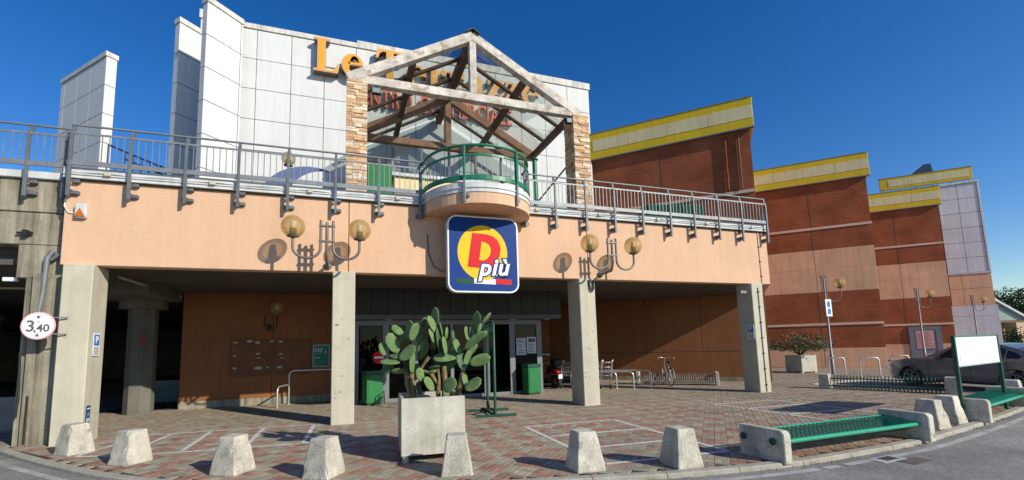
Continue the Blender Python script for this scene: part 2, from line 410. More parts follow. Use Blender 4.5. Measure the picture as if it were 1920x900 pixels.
# basket-weave pavers on a grid turned 45 degrees to the shop front
paver_me = {}
def paver_mesh(mi, L=0.1945, W=0.0945):
    if mi not in paver_me:
        b = MB(); h = 0.004; x, y = L / 2, W / 2
        vs = [(-x, -y, -0.02), (x, -y, -0.02), (x, y, -0.02), (-x, y, -0.02), (-x, -y, -h), (x, -y, -h), (x, y, -h), (-x, y, -h),
              (-x + h, -y + h, 0), (x - h, -y + h, 0), (x - h, y - h, 0), (-x + h, y - h, 0)]
        fs = [(0, 1, 5, 4), (1, 2, 6, 5), (2, 3, 7, 6), (3, 0, 4, 7), (4, 5, 9, 8), (5, 6, 10, 9), (6, 7, 11, 10), (7, 4, 8, 11), (8, 9, 10, 11)]
        me = bpy.data.meshes.new('paver'); me.from_pydata(vs, [], fs); me.materials.append(PV[mi]); me.update()
        paver_me[mi] = (me, vs, fs)
    return paver_me[mi]
cells = []
c45 = math.cos(R(45)); GA = R(45.0)
bb = [(p[0], p[1]) for p in PLAZA]
for i in range(-60, 200):
    for j in range(-140, 140):
        u = i * 0.2; v = j * 0.2
        cx = u * math.cos(GA) - v * math.sin(GA); cy = u * math.sin(GA) + v * math.cos(GA)
        if cy < 4 or cx < -8 or cx > 28 or cy > 20.5: continue
        if cy > 16.2 and cx < 10: continue
        if cx + cy > 29.6 and cx < 16 and cy > 13.3: continue
        if not inside(cx, cy, PLAZA): continue
        for k in range(2):
            o = (k - 0.5) * 0.1
            ang = GA + (0 if (i + j) % 2 == 0 else math.pi / 2)
            px_, py_ = cx - math.sin(ang) * o, cy + math.cos(ang) * o
            if not all(inside(px_ + a * 0.06, py_ + b * 0.06, PLAZA) for a, b in ((1, 0), (-1, 0), (0, 1), (0, -1))): continue
            chk = ((i // 2) + (j // 2)) % 2
            n = noise.noise(Vector((cx * 0.35, cy * 0.35, 3.1)))
            rr = rnd.random()
            canopy = cy > 11.6 and cx < 13.6
            if canopy: mi = 5 if rr < 0.55 else (3 if rr < 0.9 else 2)
            elif rr < 0.06: mi = rnd.randrange(6)
            elif chk: mi = (0, 1, 2, 0)[int(rr * 50) % 4] if n > -0.25 and (cx < 8.5 or rr < 0.4) else (5 if rr > 0.5 else 1)
            else: mi = (3, 4, 3, 5)[int(rr * 50) % 4]
            cells.append((math.hypot(px_, py_), px_, py_, ang, mi))
cells.sort()
vis = [c for c in cells if -0.9 < (c[1] * 0.9488 - c[2] * 0.3148) / max(0.1, c[1] * 0.3156 + c[2] * 0.9428) < 1.2 and (c[1] * 0.3156 + c[2] * 0.9428) > 5.3]
first = set(id(c) for c in vis[:300])
rest = MB()
for c in cells:
    d, x, y, a, mi = c
    T = Matrix.Translation((x, y, rnd.uniform(-0.0015, 0.0015))) @ Matrix.Rotation(a + rnd.uniform(-0.01, 0.01), 4, 'Z')
    T = T @ Matrix.Rotation(rnd.uniform(-0.006, 0.006), 4, 'X')
    me, vs, fs = paver_mesh(mi)
    if id(c) in first:
        o = piece('paver', me, pave); o.matrix_local = T
    else:
        rest.add(vs, fs, mi, False, T)
tag(rest.build('pavers', PV, pave), kind='stuff')
# kerb stones
kerb = MB()
acc = [0]
for i in range(1, len(KC)): acc.append(acc[-1] + (KC[i] - KC[i - 1]).length)
kroot = None
KO = KC
def kstone(i0, i1, parent):
    b = MB(); m = i1 - i0
    vs = []
    for k in range(i0, i1 + 1):
        o_, n_ = KO[k], KI[k]
        t = (n_ - o_).normalized()
        if k == i0 or k == i1:
            s_ = (KC[min(k + 1, len(KC) - 1)] - KC[max(k - 1, 0)]).normalized() * (0.006 if k == i0 else -0.006)
        else: s_ = Vector((0, 0))
        o2 = o_ + s_; n2 = n_ + s_
        vs += [(o2.x, o2.y, -0.2), (o2.x + t.x * 0.0, o2.y, -0.012), (o2.x + t.x * 0.02, o2.y + t.y * 0.02, 0.004), (n2.x, n2.y, 0.006), (n2.x, n2.y, -0.2)]
    fs = []
    for k in range(m):
        for q in range(4):
            a_ = k * 5 + q
            fs.append((a_, a_ + 5, a_ + 6, a_ + 1))
    fs += [(0, 1, 2, 3, 4), tuple(m * 5 + q for q in (4, 3, 2, 1, 0))]
    b.add(vs, fs)
    return b.build('kerb_stone', KERB, parent)
kroot = bpy.data.objects.new('kerb', None); COL.objects.link(kroot); WM['kerb'] = Matrix.Identity(4); tag(kroot, kind='structure')
i0 = 0
for i in range(1, len(KC)):
    if acc[i] - acc[i0] >= 0.98 or i == len(KC) - 1:
        kstone(i0, i, kroot); i0 = i
# worn white line along the gutter
GL = offset_line(KC, -0.16); GL2 = offset_line(KC, -0.27)
ln = MB()
n0 = len([1 for p in KC if p.x < 17 and p.y < 8.2 or p.x < 0])
for i in range(2, n0 - 1):
    if rnd.random() < 0.06: continue
    a, b_, c_, d_ = GL[i], GL2[i], GL2[i + 1], GL[i + 1]
    ln.add([(p.x, p.y, -0.056) for p in (a, b_, c_, d_)], [(0, 1, 2, 3)])
tag(ln.build('edge_line', EDGEP), kind='structure')
def weeds(pts, name):
    w = MB()
    for x, y, n, s in pts:
        for k in range(n):
            a = rnd.uniform(0, 6.28); r = abs(rnd.gauss(0, s))
            bx, by = x + math.cos(a) * r, y + math.sin(a) * r * 0.35
            h = rnd.uniform(0.02, 0.06); q = rnd.uniform(0, 6.28); l = rnd.uniform(0.01, 0.035)
            w.add([(bx, by, -0.06), (bx + 0.006 * math.cos(q + 1.5), by + 0.006 * math.sin(q + 1.5), -0.06), (bx + l * math.cos(q), by + l * math.sin(q), h - 0.05)], [(0, 1, 2)])
    tag(w.build(name, WEED), kind='stuff')
weeds([(KC[i].x - 0.01, KC[i].y - 0.04, rnd.choice((0, 4, 10, 26)), rnd.uniform(0.05, 0.2)) for i in range(10, n0, 4)], 'weeds')
weeds([(1.15, 6.86, 60, 0.2), (5.95, 4.9, 30, 0.1), (10.7, 5.2, 50, 0.12), (9.2, 4.95, 40, 0.1)], 'grass')
# storm drain at the gutter
dr = empty('storm_drain', (7.45, 4.42, -0.056), R(4), 'square storm drain with white painted bars beside the kerb', 'drain')
d_ = MB(); d_.box(-0.3, 0.24, -0.11, 0.11, -0.02, 0.004)
ob = d_.build('frame', EDGEP); ob.parent = dr
for k in range(6):
    ob = MB().box(-0.14 + k * 0.05, -0.118 + k * 0.05, -0.07, 0.07, 0.004, 0.008).build('slot', BLACK); ob.parent = dr
ob = MB().box(-0.05, 0.4, -0.33, -0.12, -0.02, 0.002).build('cover', M('rusty_iron', (0.13, 0.105, 0.095), 0.9, 0.3, 8)); ob.parent = dr
# white painted bay markings on the pavers (broken at the paver joints)
def stripe(b, x0, y0, x1, y1, w=0.085):
    a = Vector((x0, y0)); e = Vector((x1, y1)); d = (e - a); L_ = d.length; d.normalize(); n = Vector((-d.y, d.x)) * w / 2
    s = 0.0
    while s < L_:
        q = min(L_, s + 0.1365)
        p0 = a + d * (s + rnd.uniform(0.002, 0.009)); p1 = a + d * (q - rnd.uniform(0.0, 0.006))
        b.add([(v.x, v.y, 0.004) for v in (p0 - n, p1 - n, p1 + n, p0 + n)], [(0, 1, 2, 3)])
        s = q
def marking(lines):
    b = MB()
    for l in lines: stripe(b, *l)
    tag(b.build('bay_marking', PAINT), kind='structure')
marking([(-4.2, 11.36, -0.55, 11.12), (-4.35, 9.55, -3.2, 9.2), (-3.2, 9.2, -0.6, 9.0), (-4.35, 9.62, -4.1, 10.9), (-3.62, 9.7, -3.5, 11.25), (-2.72, 9.28, -2.76, 11.26), (-1.72, 9.1, -1.72, 11.2), (-0.74, 9.0, -0.68, 11.1)])
marking([(3.58, 8.72, 5.66, 8.64), (3.58, 8.72, 3.5, 5.62), (5.66, 8.64, 5.62, 5.5), (3.62, 7.63, 5.6, 7.52), (3.54, 6.56, 5.6, 6.46), (3.5, 5.6, 5.62, 5.48)])
marking([(9.36, 9.5, 11.38, 9.4), (9.36, 9.5, 9.52, 6.5), (11.38, 9.4, 11.4, 6.4), (9.38, 8.52, 11.38, 8.45), (9.45, 7.5, 11.4, 7.4), (9.52, 6.5, 11.4, 6.36)])

# ================================================================== MAIN BUILDING
bld = empty('shopping_centre', (4.0, 10.95, 0), 0, 'peach concrete shopping centre with roof terrace, glazed entrance and white panel wall above', 'shopping centre')
# fascia panels
for x0, x1 in ((-5.48, 0.02), (0.035, 6.6), (6.615, 13.6)):
    MB().box(x0, x1, 10.95, 11.25, 3.54, 5.31).build('fascia_panel', PEACH, bld, 0.012)
# columns
for x0, x1, dp in ((-5.37, -4.87, 0.62), (-0.32, 0.19, 0.62), (6.22, 6.72, 0.7), (12.6, 13.08, 0.6)):
    c = MB().box(x0, x1, 10.83, 10.83 + dp, -0.02, 3.545).build('column', COLC, bld, 0.015)
# old fixing holes and scuffs on the two middle columns
SCF = M('scuff_mark', (0.20, 0.185, 0.15), 0.9, 0.3, 30)
for xs_, n_ in ((-0.32, 13), (6.22, 12)):
    for k in range(n_):
        x, z, s = xs_ + rnd.uniform(0.06, 0.44), rnd.choice((rnd.uniform(1.9, 2.4), rnd.uniform(1.2, 1.9), rnd.uniform(0.5, 1.2))), rnd.uniform(0.012, 0.035)
        pl_ = [(x + s * rnd.uniform(.6, 1.5) * math.cos(a), z + s * rnd.uniform(.3, .8) * math.sin(a)) for a in (0, 1, 2, 3, 4, 5)]
        MB().prism(pl_, 0, 0.002, 0, Matrix.Translation((0, 10.8295, 0)) @ FACE).build('scuff', SCF, bld)
# slab edge trim
SL = [(-5.5, 10.9), (13.62, 10.9), (16.1, 13.32), (16.1, 13.4), (11.45, 18.05), (11.45, 24), (-5.5, 24)]
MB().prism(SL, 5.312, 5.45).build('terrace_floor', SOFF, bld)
t_ = MB(); t_.box(-5.5, 13.63, 10.86, 10.98, 5.33, 5.56); t_.box(-5.5, 13.63, 10.835, 10.862, 5.40, 5.43)
t_.box(-5.5, 13.63, 10.845, 10.862, 5.33, 5.345)
t_.build('slab_edge', TRIM, bld, 0.004)
cb = MB()
x = -5.4; pts = []
while x < 13.5:
    pts.append((x, 10.83 - 0.012 * math.sin(x * 3.1), 5.455 + 0.012 * math.sin(x * 6.28))); x += 0.25
cb.tube(pts, 0.012, 6)
cb.build('cable', TRIM, bld)
JB = M('junction_box', (0.50, 0.47, 0.38), 0.6, 0.1, 4)
for x in (-4.75, -2.85, -0.85, 1.2, 5.0, 7.0, 9.05, 10.95, 12.85):
    MB().box(x - 0.06, x + 0.06, 10.79, 10.836, 5.40, 5.49).build('junction_box', JB, bld, 0.01)
# soffit and beams
SF = [(-5.4, 11.25), (13.6, 11.25), (16.1, 13.32), (13.4, 16.0), (9.4, 20.0), (6.5, 20.0), (6.5, 16.1), (-5.4, 16.1)]
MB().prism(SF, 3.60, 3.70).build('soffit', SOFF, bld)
MB().prism([(13.3, 10.97), (13.6, 10.97), (16.1, 13.3), (15.8, 13.3)], 3.545, 5.3).build('end_fascia', PEACH, bld)
# back wall on the left, behind the walkway, in panels
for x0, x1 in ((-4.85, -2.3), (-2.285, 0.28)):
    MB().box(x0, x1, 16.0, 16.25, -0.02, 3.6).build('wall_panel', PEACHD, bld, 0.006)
MB().box(-4.85, 0.28, 15.97, 16.0, -0.02, 0.22).build('plinth', CONCD, bld)
# right: wall set at 45 degrees (runs into the first brick wing), panels with joints
def diag(x, off=0.0):      # point on the 45 degree wall x + y = 29.49
    return (x - off * 0.7071, 29.49 - x - off * 0.7071)
DW = Matrix.Rotation(R(-45), 4, 'Z')
def diagbox(b, x0, x1, z0, z1, t0=-0.25, t1=0.0, m=0, k=29.49):
    # box along the wall from x0 to x1 (world x), front face t1 metres proud
    n = Vector((-0.70711, -0.70711)); 
    p = [Vector((x0, k - x0)) + n * t1, Vector((x1, k - x1)) + n * t1, Vector((x1, k - x1)) + n * t0, Vector((x0, k - x0)) + n * t0]
    vs = [(q.x, q.y, z0) for q in p] + [(q.x, q.y, z1) for q in p]
    return b.add(vs, [(3, 2, 1, 0), (4, 5, 6, 7), (0, 1, 5, 4), (1, 2, 6, 5), (2, 3, 7, 6), (3, 0, 4, 7)], m)
xs = [9.6, 11.26, 12.85, 14.44, 16.17]
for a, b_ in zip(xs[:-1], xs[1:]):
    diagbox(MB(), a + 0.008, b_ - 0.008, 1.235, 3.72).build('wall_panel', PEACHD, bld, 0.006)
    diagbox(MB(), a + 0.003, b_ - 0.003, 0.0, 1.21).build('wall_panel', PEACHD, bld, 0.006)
diagbox(MB(), 9.6, 16.17, -0.02, 3.7, -0.4, -0.02).build('wall_core', JOINT, bld)
diagbox(MB(), 9.6, 16.1, -0.02, 0.16, 0.0, 0.05).build('plinth', CONCD, bld)
for z0, z1 in ((-0.02, 1.2), (1.22, 3.7)):
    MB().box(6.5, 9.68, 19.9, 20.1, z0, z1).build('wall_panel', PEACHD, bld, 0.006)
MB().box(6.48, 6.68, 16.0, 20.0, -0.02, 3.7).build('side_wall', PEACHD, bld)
# entrance: dark header of vertical panels, ledge with downlights, grey door frames
for k in range(14):
    x0 = 0.22 + k * 0.508
    MB().box(x0 + 0.006, x0 + 0.502, 14.15, 14.2, 2.78, 3.6).build('header_panel', HEADER, bld, 0.006)
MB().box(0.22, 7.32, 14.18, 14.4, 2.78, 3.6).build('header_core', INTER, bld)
MB().box(0.22, 7.32, 14.12, 14.75, 2.62, 2.77).build('entrance_ledge', M('entrance_ledge_paint', (0.10, 0.11, 0.115), 0.6, 0.1, 2), bld, 0.01)
MB().box(6.9, 7.3, 14.4, 16.1, 2.62, 3.6).build('header_return', HEADER, bld)
DL = M('downlight_trim', (0.7, 0.7, 0.68), 0.4, 0.05, 5)
for x in (1.3, 2.9, 4.6, 5.6, 6.9):
    MB().lathe([(0.0, 2.615), (0.11, 2.605), (0.12, 2.618)], 14, 0, at(x, 14.45, 0)).build('downlight', DL, bld)
fr = empty('entrance_doors', (3.5, 14.6, 0)); fr.parent = bld; fr.location = Vector((3.5, 14.6, 0)) - Vector((4, 10.95, 0))
WM[fr.name] = Matrix.Translation((3.5, 14.6, 0))
posts = [0.32, 1.22, 2.15, 3.4, 4.62, 5.58, 6.62]
for x in posts:
    w = 0.06 if x in (0.32, 3.4) else 0.1
    MB().box(x - w, x + w, 14.56, 14.68, 0, 2.6).build('door_post', FRAME, fr, 0.006)
MB().box(0.3, 6.7, 14.57, 14.67, 2.45, 2.61).build('door_head', FRAME, fr, 0.006)
for a, b_ in zip(posts[:-1], posts[1:]):
    MB().box(a + 0.1, b_ - 0.1, 14.61, 14.625, 0.1, 2.45).build('door_pane', GLD, fr)
    MB().box(a + 0.1, b_ - 0.1, 14.59, 14.65, 0.0, 0.1).build('door_rail', FRAME, fr)
# shop interior behind the doors
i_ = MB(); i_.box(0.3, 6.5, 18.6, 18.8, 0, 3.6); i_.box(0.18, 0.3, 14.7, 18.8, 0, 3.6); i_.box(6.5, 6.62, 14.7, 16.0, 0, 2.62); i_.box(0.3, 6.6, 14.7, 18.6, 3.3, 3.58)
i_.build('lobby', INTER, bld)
# notices on the doors
NT = M('paper_notice', (0.50, 0.55, 0.62), 0.8, 0.12, 14)
NT2 = M('paper_sheet', (0.62, 0.62, 0.58), 0.8, 0.12, 14)
n1 = tag(MB().box(5.72, 6.08, 14.53, 14.545, 1.35, 1.95).build('door_poster', NT), 'pale blue poster taped on the right-hand door glass above the bin', 'poster')
b = MB(); 
for k, (x, z, l) in enumerate(((5.76, 1.86, .2), (5.76, 1.8, .26), (5.78, 1.7, .12), (5.8, 1.62, .1), (5.78, 1.5, .18), (5.76, 1.42, .24))): b.box(x, x + l, 14.527, 14.53, z, z + 0.025)
b.build('print', INK, n1)['kind'] = 'stuff'
n2 = tag(MB().box(6.12, 6.48, 14.53, 14.545, 1.4, 1.98).build('door_notice', NT2), 'white opening hours sheet taped beside the pale blue poster', 'notice')
b = MB(); b.box(6.18, 6.44, 14.527, 14.53, 1.8, 1.93)
for k in range(5): b.box(6.17, 6.43 - 0.05 * (k % 2), 14.527, 14.53, 1.46 + k * 0.062, 1.482 + k * 0.062)
b.build('print', INK, n2)['kind'] = 'stuff'
ne = empty('no_entry_sign', (1.0, 14.54, 1.42), 0, 'round red no entry sticker on the left door glass', 'sign')
MB().lathe([(0, 0.004), (0.2, 0.004), (0.2, -0.004), (0, -0.004)], 24, 0, Matrix.Translation((1.0, 14.53, 1.42)) @ FACE, False).build('disc', SRED, ne)
MB().box(0.86, 1.14, 14.52, 14.525, 1.39, 1.45).build('bar', SWHT, ne)

# car park void on the left
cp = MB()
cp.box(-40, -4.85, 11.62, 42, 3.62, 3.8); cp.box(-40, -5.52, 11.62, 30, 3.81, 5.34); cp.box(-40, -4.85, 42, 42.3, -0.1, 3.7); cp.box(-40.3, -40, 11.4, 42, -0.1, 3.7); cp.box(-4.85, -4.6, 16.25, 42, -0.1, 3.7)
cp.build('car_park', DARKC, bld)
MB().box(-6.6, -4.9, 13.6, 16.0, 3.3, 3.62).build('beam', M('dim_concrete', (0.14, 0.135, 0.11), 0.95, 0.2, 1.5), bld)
def octo(cx, cy, r, z0, z1, b): b.lathe([(0, z0), (r, z0), (r, z1), (0, z1)], 8, 0, at(cx, cy, 0, R(22.5)), False)
for cx, cy in ((-5.72, 15.6), (-13, 22), (-8.5, 30)):
    b = MB(); octo(cx, cy, 0.36, -0.02, 3.05, b); octo(cx, cy, 0.58, 3.03, 3.32, b)
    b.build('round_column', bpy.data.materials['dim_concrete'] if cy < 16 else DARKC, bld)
for q_ in (((-5.0, 12.2, 3.5), (-5.0, 15.5, 3.5), (-4.9, 15.9, 3.45)), ((-5.9, 15.1, 3.3), (-5.9, 15.1, 3.56), (-9, 15.1, 3.56))):
    MB().tube(q_, 0.035, 8).build('ceiling_pipe', COLC, bld)
lc = empty('low_cabinet', (-6.1, 18.5, 0), 0, 'low grey green cabinet standing in the dark car park beside the round column', 'cabinet')
MB().box(-6.6, -5.0, 18.4, 18.9, 0.02, 0.72).build('carcass', M('cabinet_grey_green', (0.16, 0.20, 0.17), 0.7, 0.15, 3), lc, 0.01); MB().box(-6.65, -4.95, 18.35, 18.95, 0.722, 0.76).build('top', M('cabinet_top', (0.26, 0.28, 0.26), 0.6, 0.1, 3), lc)
fs_ = tag(MB().box(-5.62, -5.5, 15.22, 15.235, 1.95, 2.3).build('fire_sign', M('dull_red_sign', (0.25, 0.05, 0.04), 0.7, 0.1, 8)), 'small dull red sign on the dim round column in the car park', 'sign')

# upper white wall: panels, joints, capping
PW = 1.235
upw = empty('upper_wall', (4, 18, 5.5)); upw.parent = bld; upw.location = Vector((4, 18, 5.5)) - Vector((4, 10.95, 0)); WM[upw.name] = Matrix.Translation((4, 18, 5.5))
zj = [5.45, 6.88, 8.115, 9.35, 10.585, 11.82, 13.06, 14.28]
xj = [-4.08, -3.44, -2.2, -0.965, 0.27, 1.505, 2.74, 3.975, 5.21, 6.445, 7.68, 8.915, 10.15, 11.37]
MB().box(-4.05, 11.35, 18.04, 18.35, 5.45, 14.3).build('wall_core', JOINT, upw)
for a, b_ in zip(xj[:-1], xj[1:]):
    for c_, d_ in zip(zj[:-1], zj[1:]):
        MB().box(a + 0.011, b_ - 0.011, 18.0, 18.05, c_ + 0.011, d_ - 0.011).build('panel', WHITE, upw, 0.006)
MB().box(-4.1, 0.3, 17.95, 18.4, 14.29, 14.5).build('capping', CAP, upw, 0.01)
MB().box(0.3, 11.42, 17.95, 18.4, 14.29, 14.62).build('capping', CAP, upw, 0.01)
def panel_wall(p0, p1, ztop, th, side):
    # free-standing folded panel wall from plan point p0 to p1; side = +1/-1 picks the panelled face
    a = Vector(p0); e = Vector(p1); d = (e - a); L_ = d.length; d.normalize(); n = Vector((-d.y, d.x)) * side
    root = empty('panel_wall', (a.x, a.y, 5.45)); root.parent = bld; root.location = Vector((a.x, a.y, 5.45)) - Vector((4, 10.95, 0)); WM[root.name] = Matrix.Translation((a.x, a.y, 5.45))
    def slab(name, s0, s1, t0, t1, z0, z1, mat, bev=0.006):
        q = [a + d * s0 + n * t0, a + d * s1 + n * t0, a + d * s1 + n * t1, a + d * s0 + n * t1]
        o = MB().prism([tuple(v) for v in q], z0, z1).build(name, mat, root, bev)
    slab('wall_core', 0.03, L_, 0.035, th - 0.03, 5.45, ztop - 0.2, JOINT, 0)
    z = ztop - 0.22; k = 0
    while z > 5.5:
        z0 = max(5.46, z - 1.235)
        s = 0
        while s < L_ - 0.05:
            e_ = min(L_, s + 1.24)
            slab('panel', s + 0.012, e_ - 0.012, 0.0, 0.04, z0 + 0.012, z - 0.012, WHITE)
            slab('panel', s + 0.012, e_ - 0.012, th - 0.035, th, z0 + 0.012, z - 0.012, WHITE)
            s = e_
        slab('end_panel', -0.02, 0.012, 0.0, th, z0 + 0.012, z - 0.012, WHITE, 0.004)
        z -= 1.235
    slab('capping', -0.05, L_, -0.04, th + 0.04, ztop - 0.21, ztop, CAP, 0.01)
panel_wall((-5.02, 17.06), (-4.08, 18.0), 14.45, 0.28, -1)
panel_wall((-6.47, 18.95), (-3.9, 21.5), 14.75, 0.3, -1)
panel_wall((-9.3, 21.3), (-12.2, 24.2), 14.25, 0.36, 1)
MB().box(-5.9, -4.6, 19.8, 21, 5.45, 15.6).build('roof_stack', WHITE, bld)
MB().box(-5.95, -4.55, 19.75, 21.05, 15.62, 16.0).build('roof_stack_cap', CAP, bld)
# side walls below the white wall are hidden by the terrace edge

# balcony drum
BX, BY, BR = 3.27, 10.95, 1.42
def half(r, a0=180, a1=360, n=28): return arc(BX, BY, r, r, a0, a1, n)
bd = MB(); bd.prism(half(BR), 5.06, 5.33); bd.build('balcony', PEACH, bld, 0.008)
b = MB(); b.prism(half(BR + 0.02), 5.335, 5.57); b.prism(half(BR + 0.045), 5.43, 5.455); b.build('balcony_rim', TRIM, bld)
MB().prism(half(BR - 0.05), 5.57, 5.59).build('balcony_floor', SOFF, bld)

# gable canopy over the terrace -------------------------------------------------
gc = empty('gable_canopy', (3.7, 12.5, 5.45), 0, 'glazed gable canopy of weathered white and brown timbers on stone piers', 'canopy')
XL, XR, XM, ZE, ZA, Y1, Y2 = 0.02, 7.40, 3.70, 9.48, 11.52, 12.5, 16.05
def fb(name, a, b_, w, h, mat, up=(0, -1, 0)): MB().beam(a, b_, w, h, 0, up).build(name, mat, gc, 0.012)
# front truss
fb('bottom_chord', (XL + 0.1, Y1, ZE - 0.02), (XR - 0.1, Y1, ZE - 0.02), 0.26, 0.22, TIMBERW)
fb('rafter', (XL - 0.06, Y1 - 0.012, ZE - 0.06), (XM + 0.03, Y1 - 0.012, ZA), 0.29, 0.24, TIMBERW)
fb('rafter', (XR + 0.06, Y1 - 0.01, ZE - 0.06), (XM - 0.03, Y1 - 0.01, ZA), 0.29, 0.24, TIMBERW)
fb('king_post', (XM, Y1 - 0.016, ZE + 0.1), (XM, Y1 - 0.016, ZA - 0.1), 0.22, 0.2, TIMBERW)
MB().beam((XM - 0.22, Y1 - 0.1, ZA + 0.03), (XM, Y1 - 0.1, ZA + 0.165), 0.25, 0.03, 0).beam((XM + 0.22, Y1 - 0.1, ZA + 0.03), (XM, Y1 - 0.1, ZA + 0.165), 0.25, 0.03, 0).build('ridge_cap', BLACK, gc)
# rear truss
fb('bottom_chord', (XL + 0.1, Y2, ZE - 0.02), (XR - 0.1, Y2, ZE - 0.02), 0.26, 0.22, TIMBER)
fb('rafter', (XL, Y2 - 0.012, ZE - 0.03), (XM + 0.03, Y2 - 0.012, ZA - 0.02), 0.29, 0.24, TIMBER)
fb('rafter', (XR, Y2 - 0.01, ZE - 0.03), (XM - 0.03, Y2 - 0.01, ZA - 0.02), 0.29, 0.24, TIMBER)
fb('king_post', (XM, Y2 - 0.016, ZE + 0.1), (XM, Y2 - 0.016, ZA - 0.1), 0.24, 0.2, TIMBER)
# ridge, eaves, purlins
fb('ridge_beam', (XM, Y1 + 0.12, ZA - 0.05), (XM, Y2 + 1.8, ZA - 0.05), 0.24, 0.32, TIMBERD, (0, 0, 1))
for sx in (-1, 1):
    for fx in (0.03, 0.5):
        xx = XM + sx * (XM - XL) * (1 - fx); zz = ZE + (ZA - ZE) * fx - 0.06
        fb('purlin', (xx, Y1 + 0.12, zz), (xx, Y2 + (1.8 if fx > 0.1 else 0.1), zz), 0.18, 0.24, TIMBERD, (0, 0, 1))
    for yy in (13.7, 14.9, 17.2):
        a_ = Vector((XM + sx * (XM - XL), yy, ZE + 0.1)); b_ = Vector((XM, yy, ZA + 0.1))
        fb('glazing_bar', a_, b_, 0.09, 0.13, TIMBERD)
    ys = [Y1 + 0.02, 13.7, 14.9, 16.05, 17.9]
    for ya, yb_ in zip(ys[:-1], ys[1:]):
        for f0, f1 in ((0.0, 0.5), (0.5, 1.0)):
            q0 = Vector((XM + sx * (XM - XL) * (1.02 - f0), 0, ZE + (ZA - ZE) * f0 + 0.155)); q1 = Vector((XM + sx * (XM - XL) * (1.02 - f1) - sx * 0.08, 0, ZE + (ZA - ZE) * f1 + 0.155))
            vs = [(q0.x, ya + .01, q0.z), (q1.x, ya + .01, q1.z), (q1.x, yb_ - .01, q1.z), (q0.x, yb_ - .01, q0.z)]
            o = MB().add(vs + [(x, y, z + 0.012) for x, y, z in vs], [(3, 2, 1, 0), (4, 5, 6, 7), (0, 1, 5, 4), (1, 2, 6, 5), (2, 3, 7, 6), (3, 0, 4, 7)]).build('roof_pane', GLS, gc)
# gable infill glass in the rear truss and glazed screen below
for sx in (-1, 1):
    b = MB(); b.prism([(XM + sx * 0.12, ZE + 0.12), (XM + sx * 0.12, ZA - 0.3), (XM + sx * 3.05, ZE + 0.12)], -0.006, 0.006, 0, Matrix.Translation((0, Y2 + 0.03, 0)) @ FACE)
    b.build('gable_pane', GLS, gc)
for k in range(6):
    x0 = 0.5 + k * 1.08
    MB().box(x0 + 0.05, x0 + 1.03, Y2 + 0.02, Y2 + 0.034, 5.6, 9.33).build('screen_pane', GLS, gc)
for k in range(7):
    MB().box(0.5 + k * 1.08 - 0.05, 0.5 + k * 1.08 + 0.05, Y2 - 0.02, Y2 + 0.08, 5.45, 9.34).build('screen_mullion', FRAME, gc, 0.004)
MB().box(0.5, 7.0, Y2 - 0.015, Y2 + 0.075, 7.75, 7.85).build('screen_transom', FRAME, gc, 0.004)
# corner braces under the right eave, seen from below
MB().tube([(7.2, 12.6, 7.9), (6.75, 14.6, 7.0)], 0.03, 6).build('brace', BLACK, gc)
# stone piers of split stone
for x0, x1 in ((-0.07, 0.5), (7.08, 7.68)):
    pr = empty('stone_pier', (x0, 12.5, 5.45)); pr.parent = gc; pr.location = Vector((x0, 12.5, 5.45)) - Vector((3.7, 12.5, 5.45)); WM[pr.name] = Matrix.Translation((x0, 12.5, 5.45))
    MB().box(x0 + 0.05, x1 - 0.05, 12.3, 12.8, 5.45, 9.33).build('core', STONE[3], pr)
    z = 6.0; row = 0
    while z < 9.3:
        h = min(rnd.choice((0.06, 0.075, 0.085, 0.1)), 9.34 - z)
        x = x0
        while x < x1 - 0.02:
            w = rnd.uniform(0.14, 0.38)
            if x1 - (x + w) < 0.1: w = x1 - x
            pz = rnd.uniform(-0.025, 0.02)
            MB().box(x + 0.004, x + w - 0.003, 12.24 + pz, 12.4, z + 0.002, z + h - 0.002).build('stone', rnd.choice(STONE), pr, 0.006)
            x += w
        for xs_, s_ in ((x0, -1), (x1, 1)):
            if (s_ == -1 and x0 < 3) : continue
            y = 12.4
            while y < 12.86:
                w = min(rnd.uniform(0.18, 0.36), 12.87 - y)
                q = rnd.uniform(-0.015, 0.02)
                if x0 > 3: MB().box(x0 - 0.0 - q, x0 + 0.06, y + 0.004, y + w - 0.004, z + 0.004, z + h - 0.003).build('stone', rnd.choice(STONE), pr)
                y += w
        z += h; row += 1
for x in (0.75, 7.0):
    f = empty('flood_light', (x, 12.42, 9.25), 0, 'small black floodlight under the %s end of the front truss' % ('left' if x < 3 else 'right'), 'floodlight')
    MB().box(x - 0.13, x + 0.13, 12.3, 12.42, 9.02, 9.2).build('lamp_body', BLACK, f, 0.01)
    MB().box(x - 0.11, x + 0.11, 12.285, 12.299, 9.04, 9.18).build('lens', M('lamp_lens', (0.25, 0.3, 0.28), 0.1, 0.05, 3), f)
    MB().tube([(x - 0.1, 12.36, 9.2), (x - 0.1, 12.4, 9.34), (x + 0.1, 12.4, 9.34), (x + 0.1, 12.36, 9.2)], 0.012, 6).build('bracket', FRAME, f)
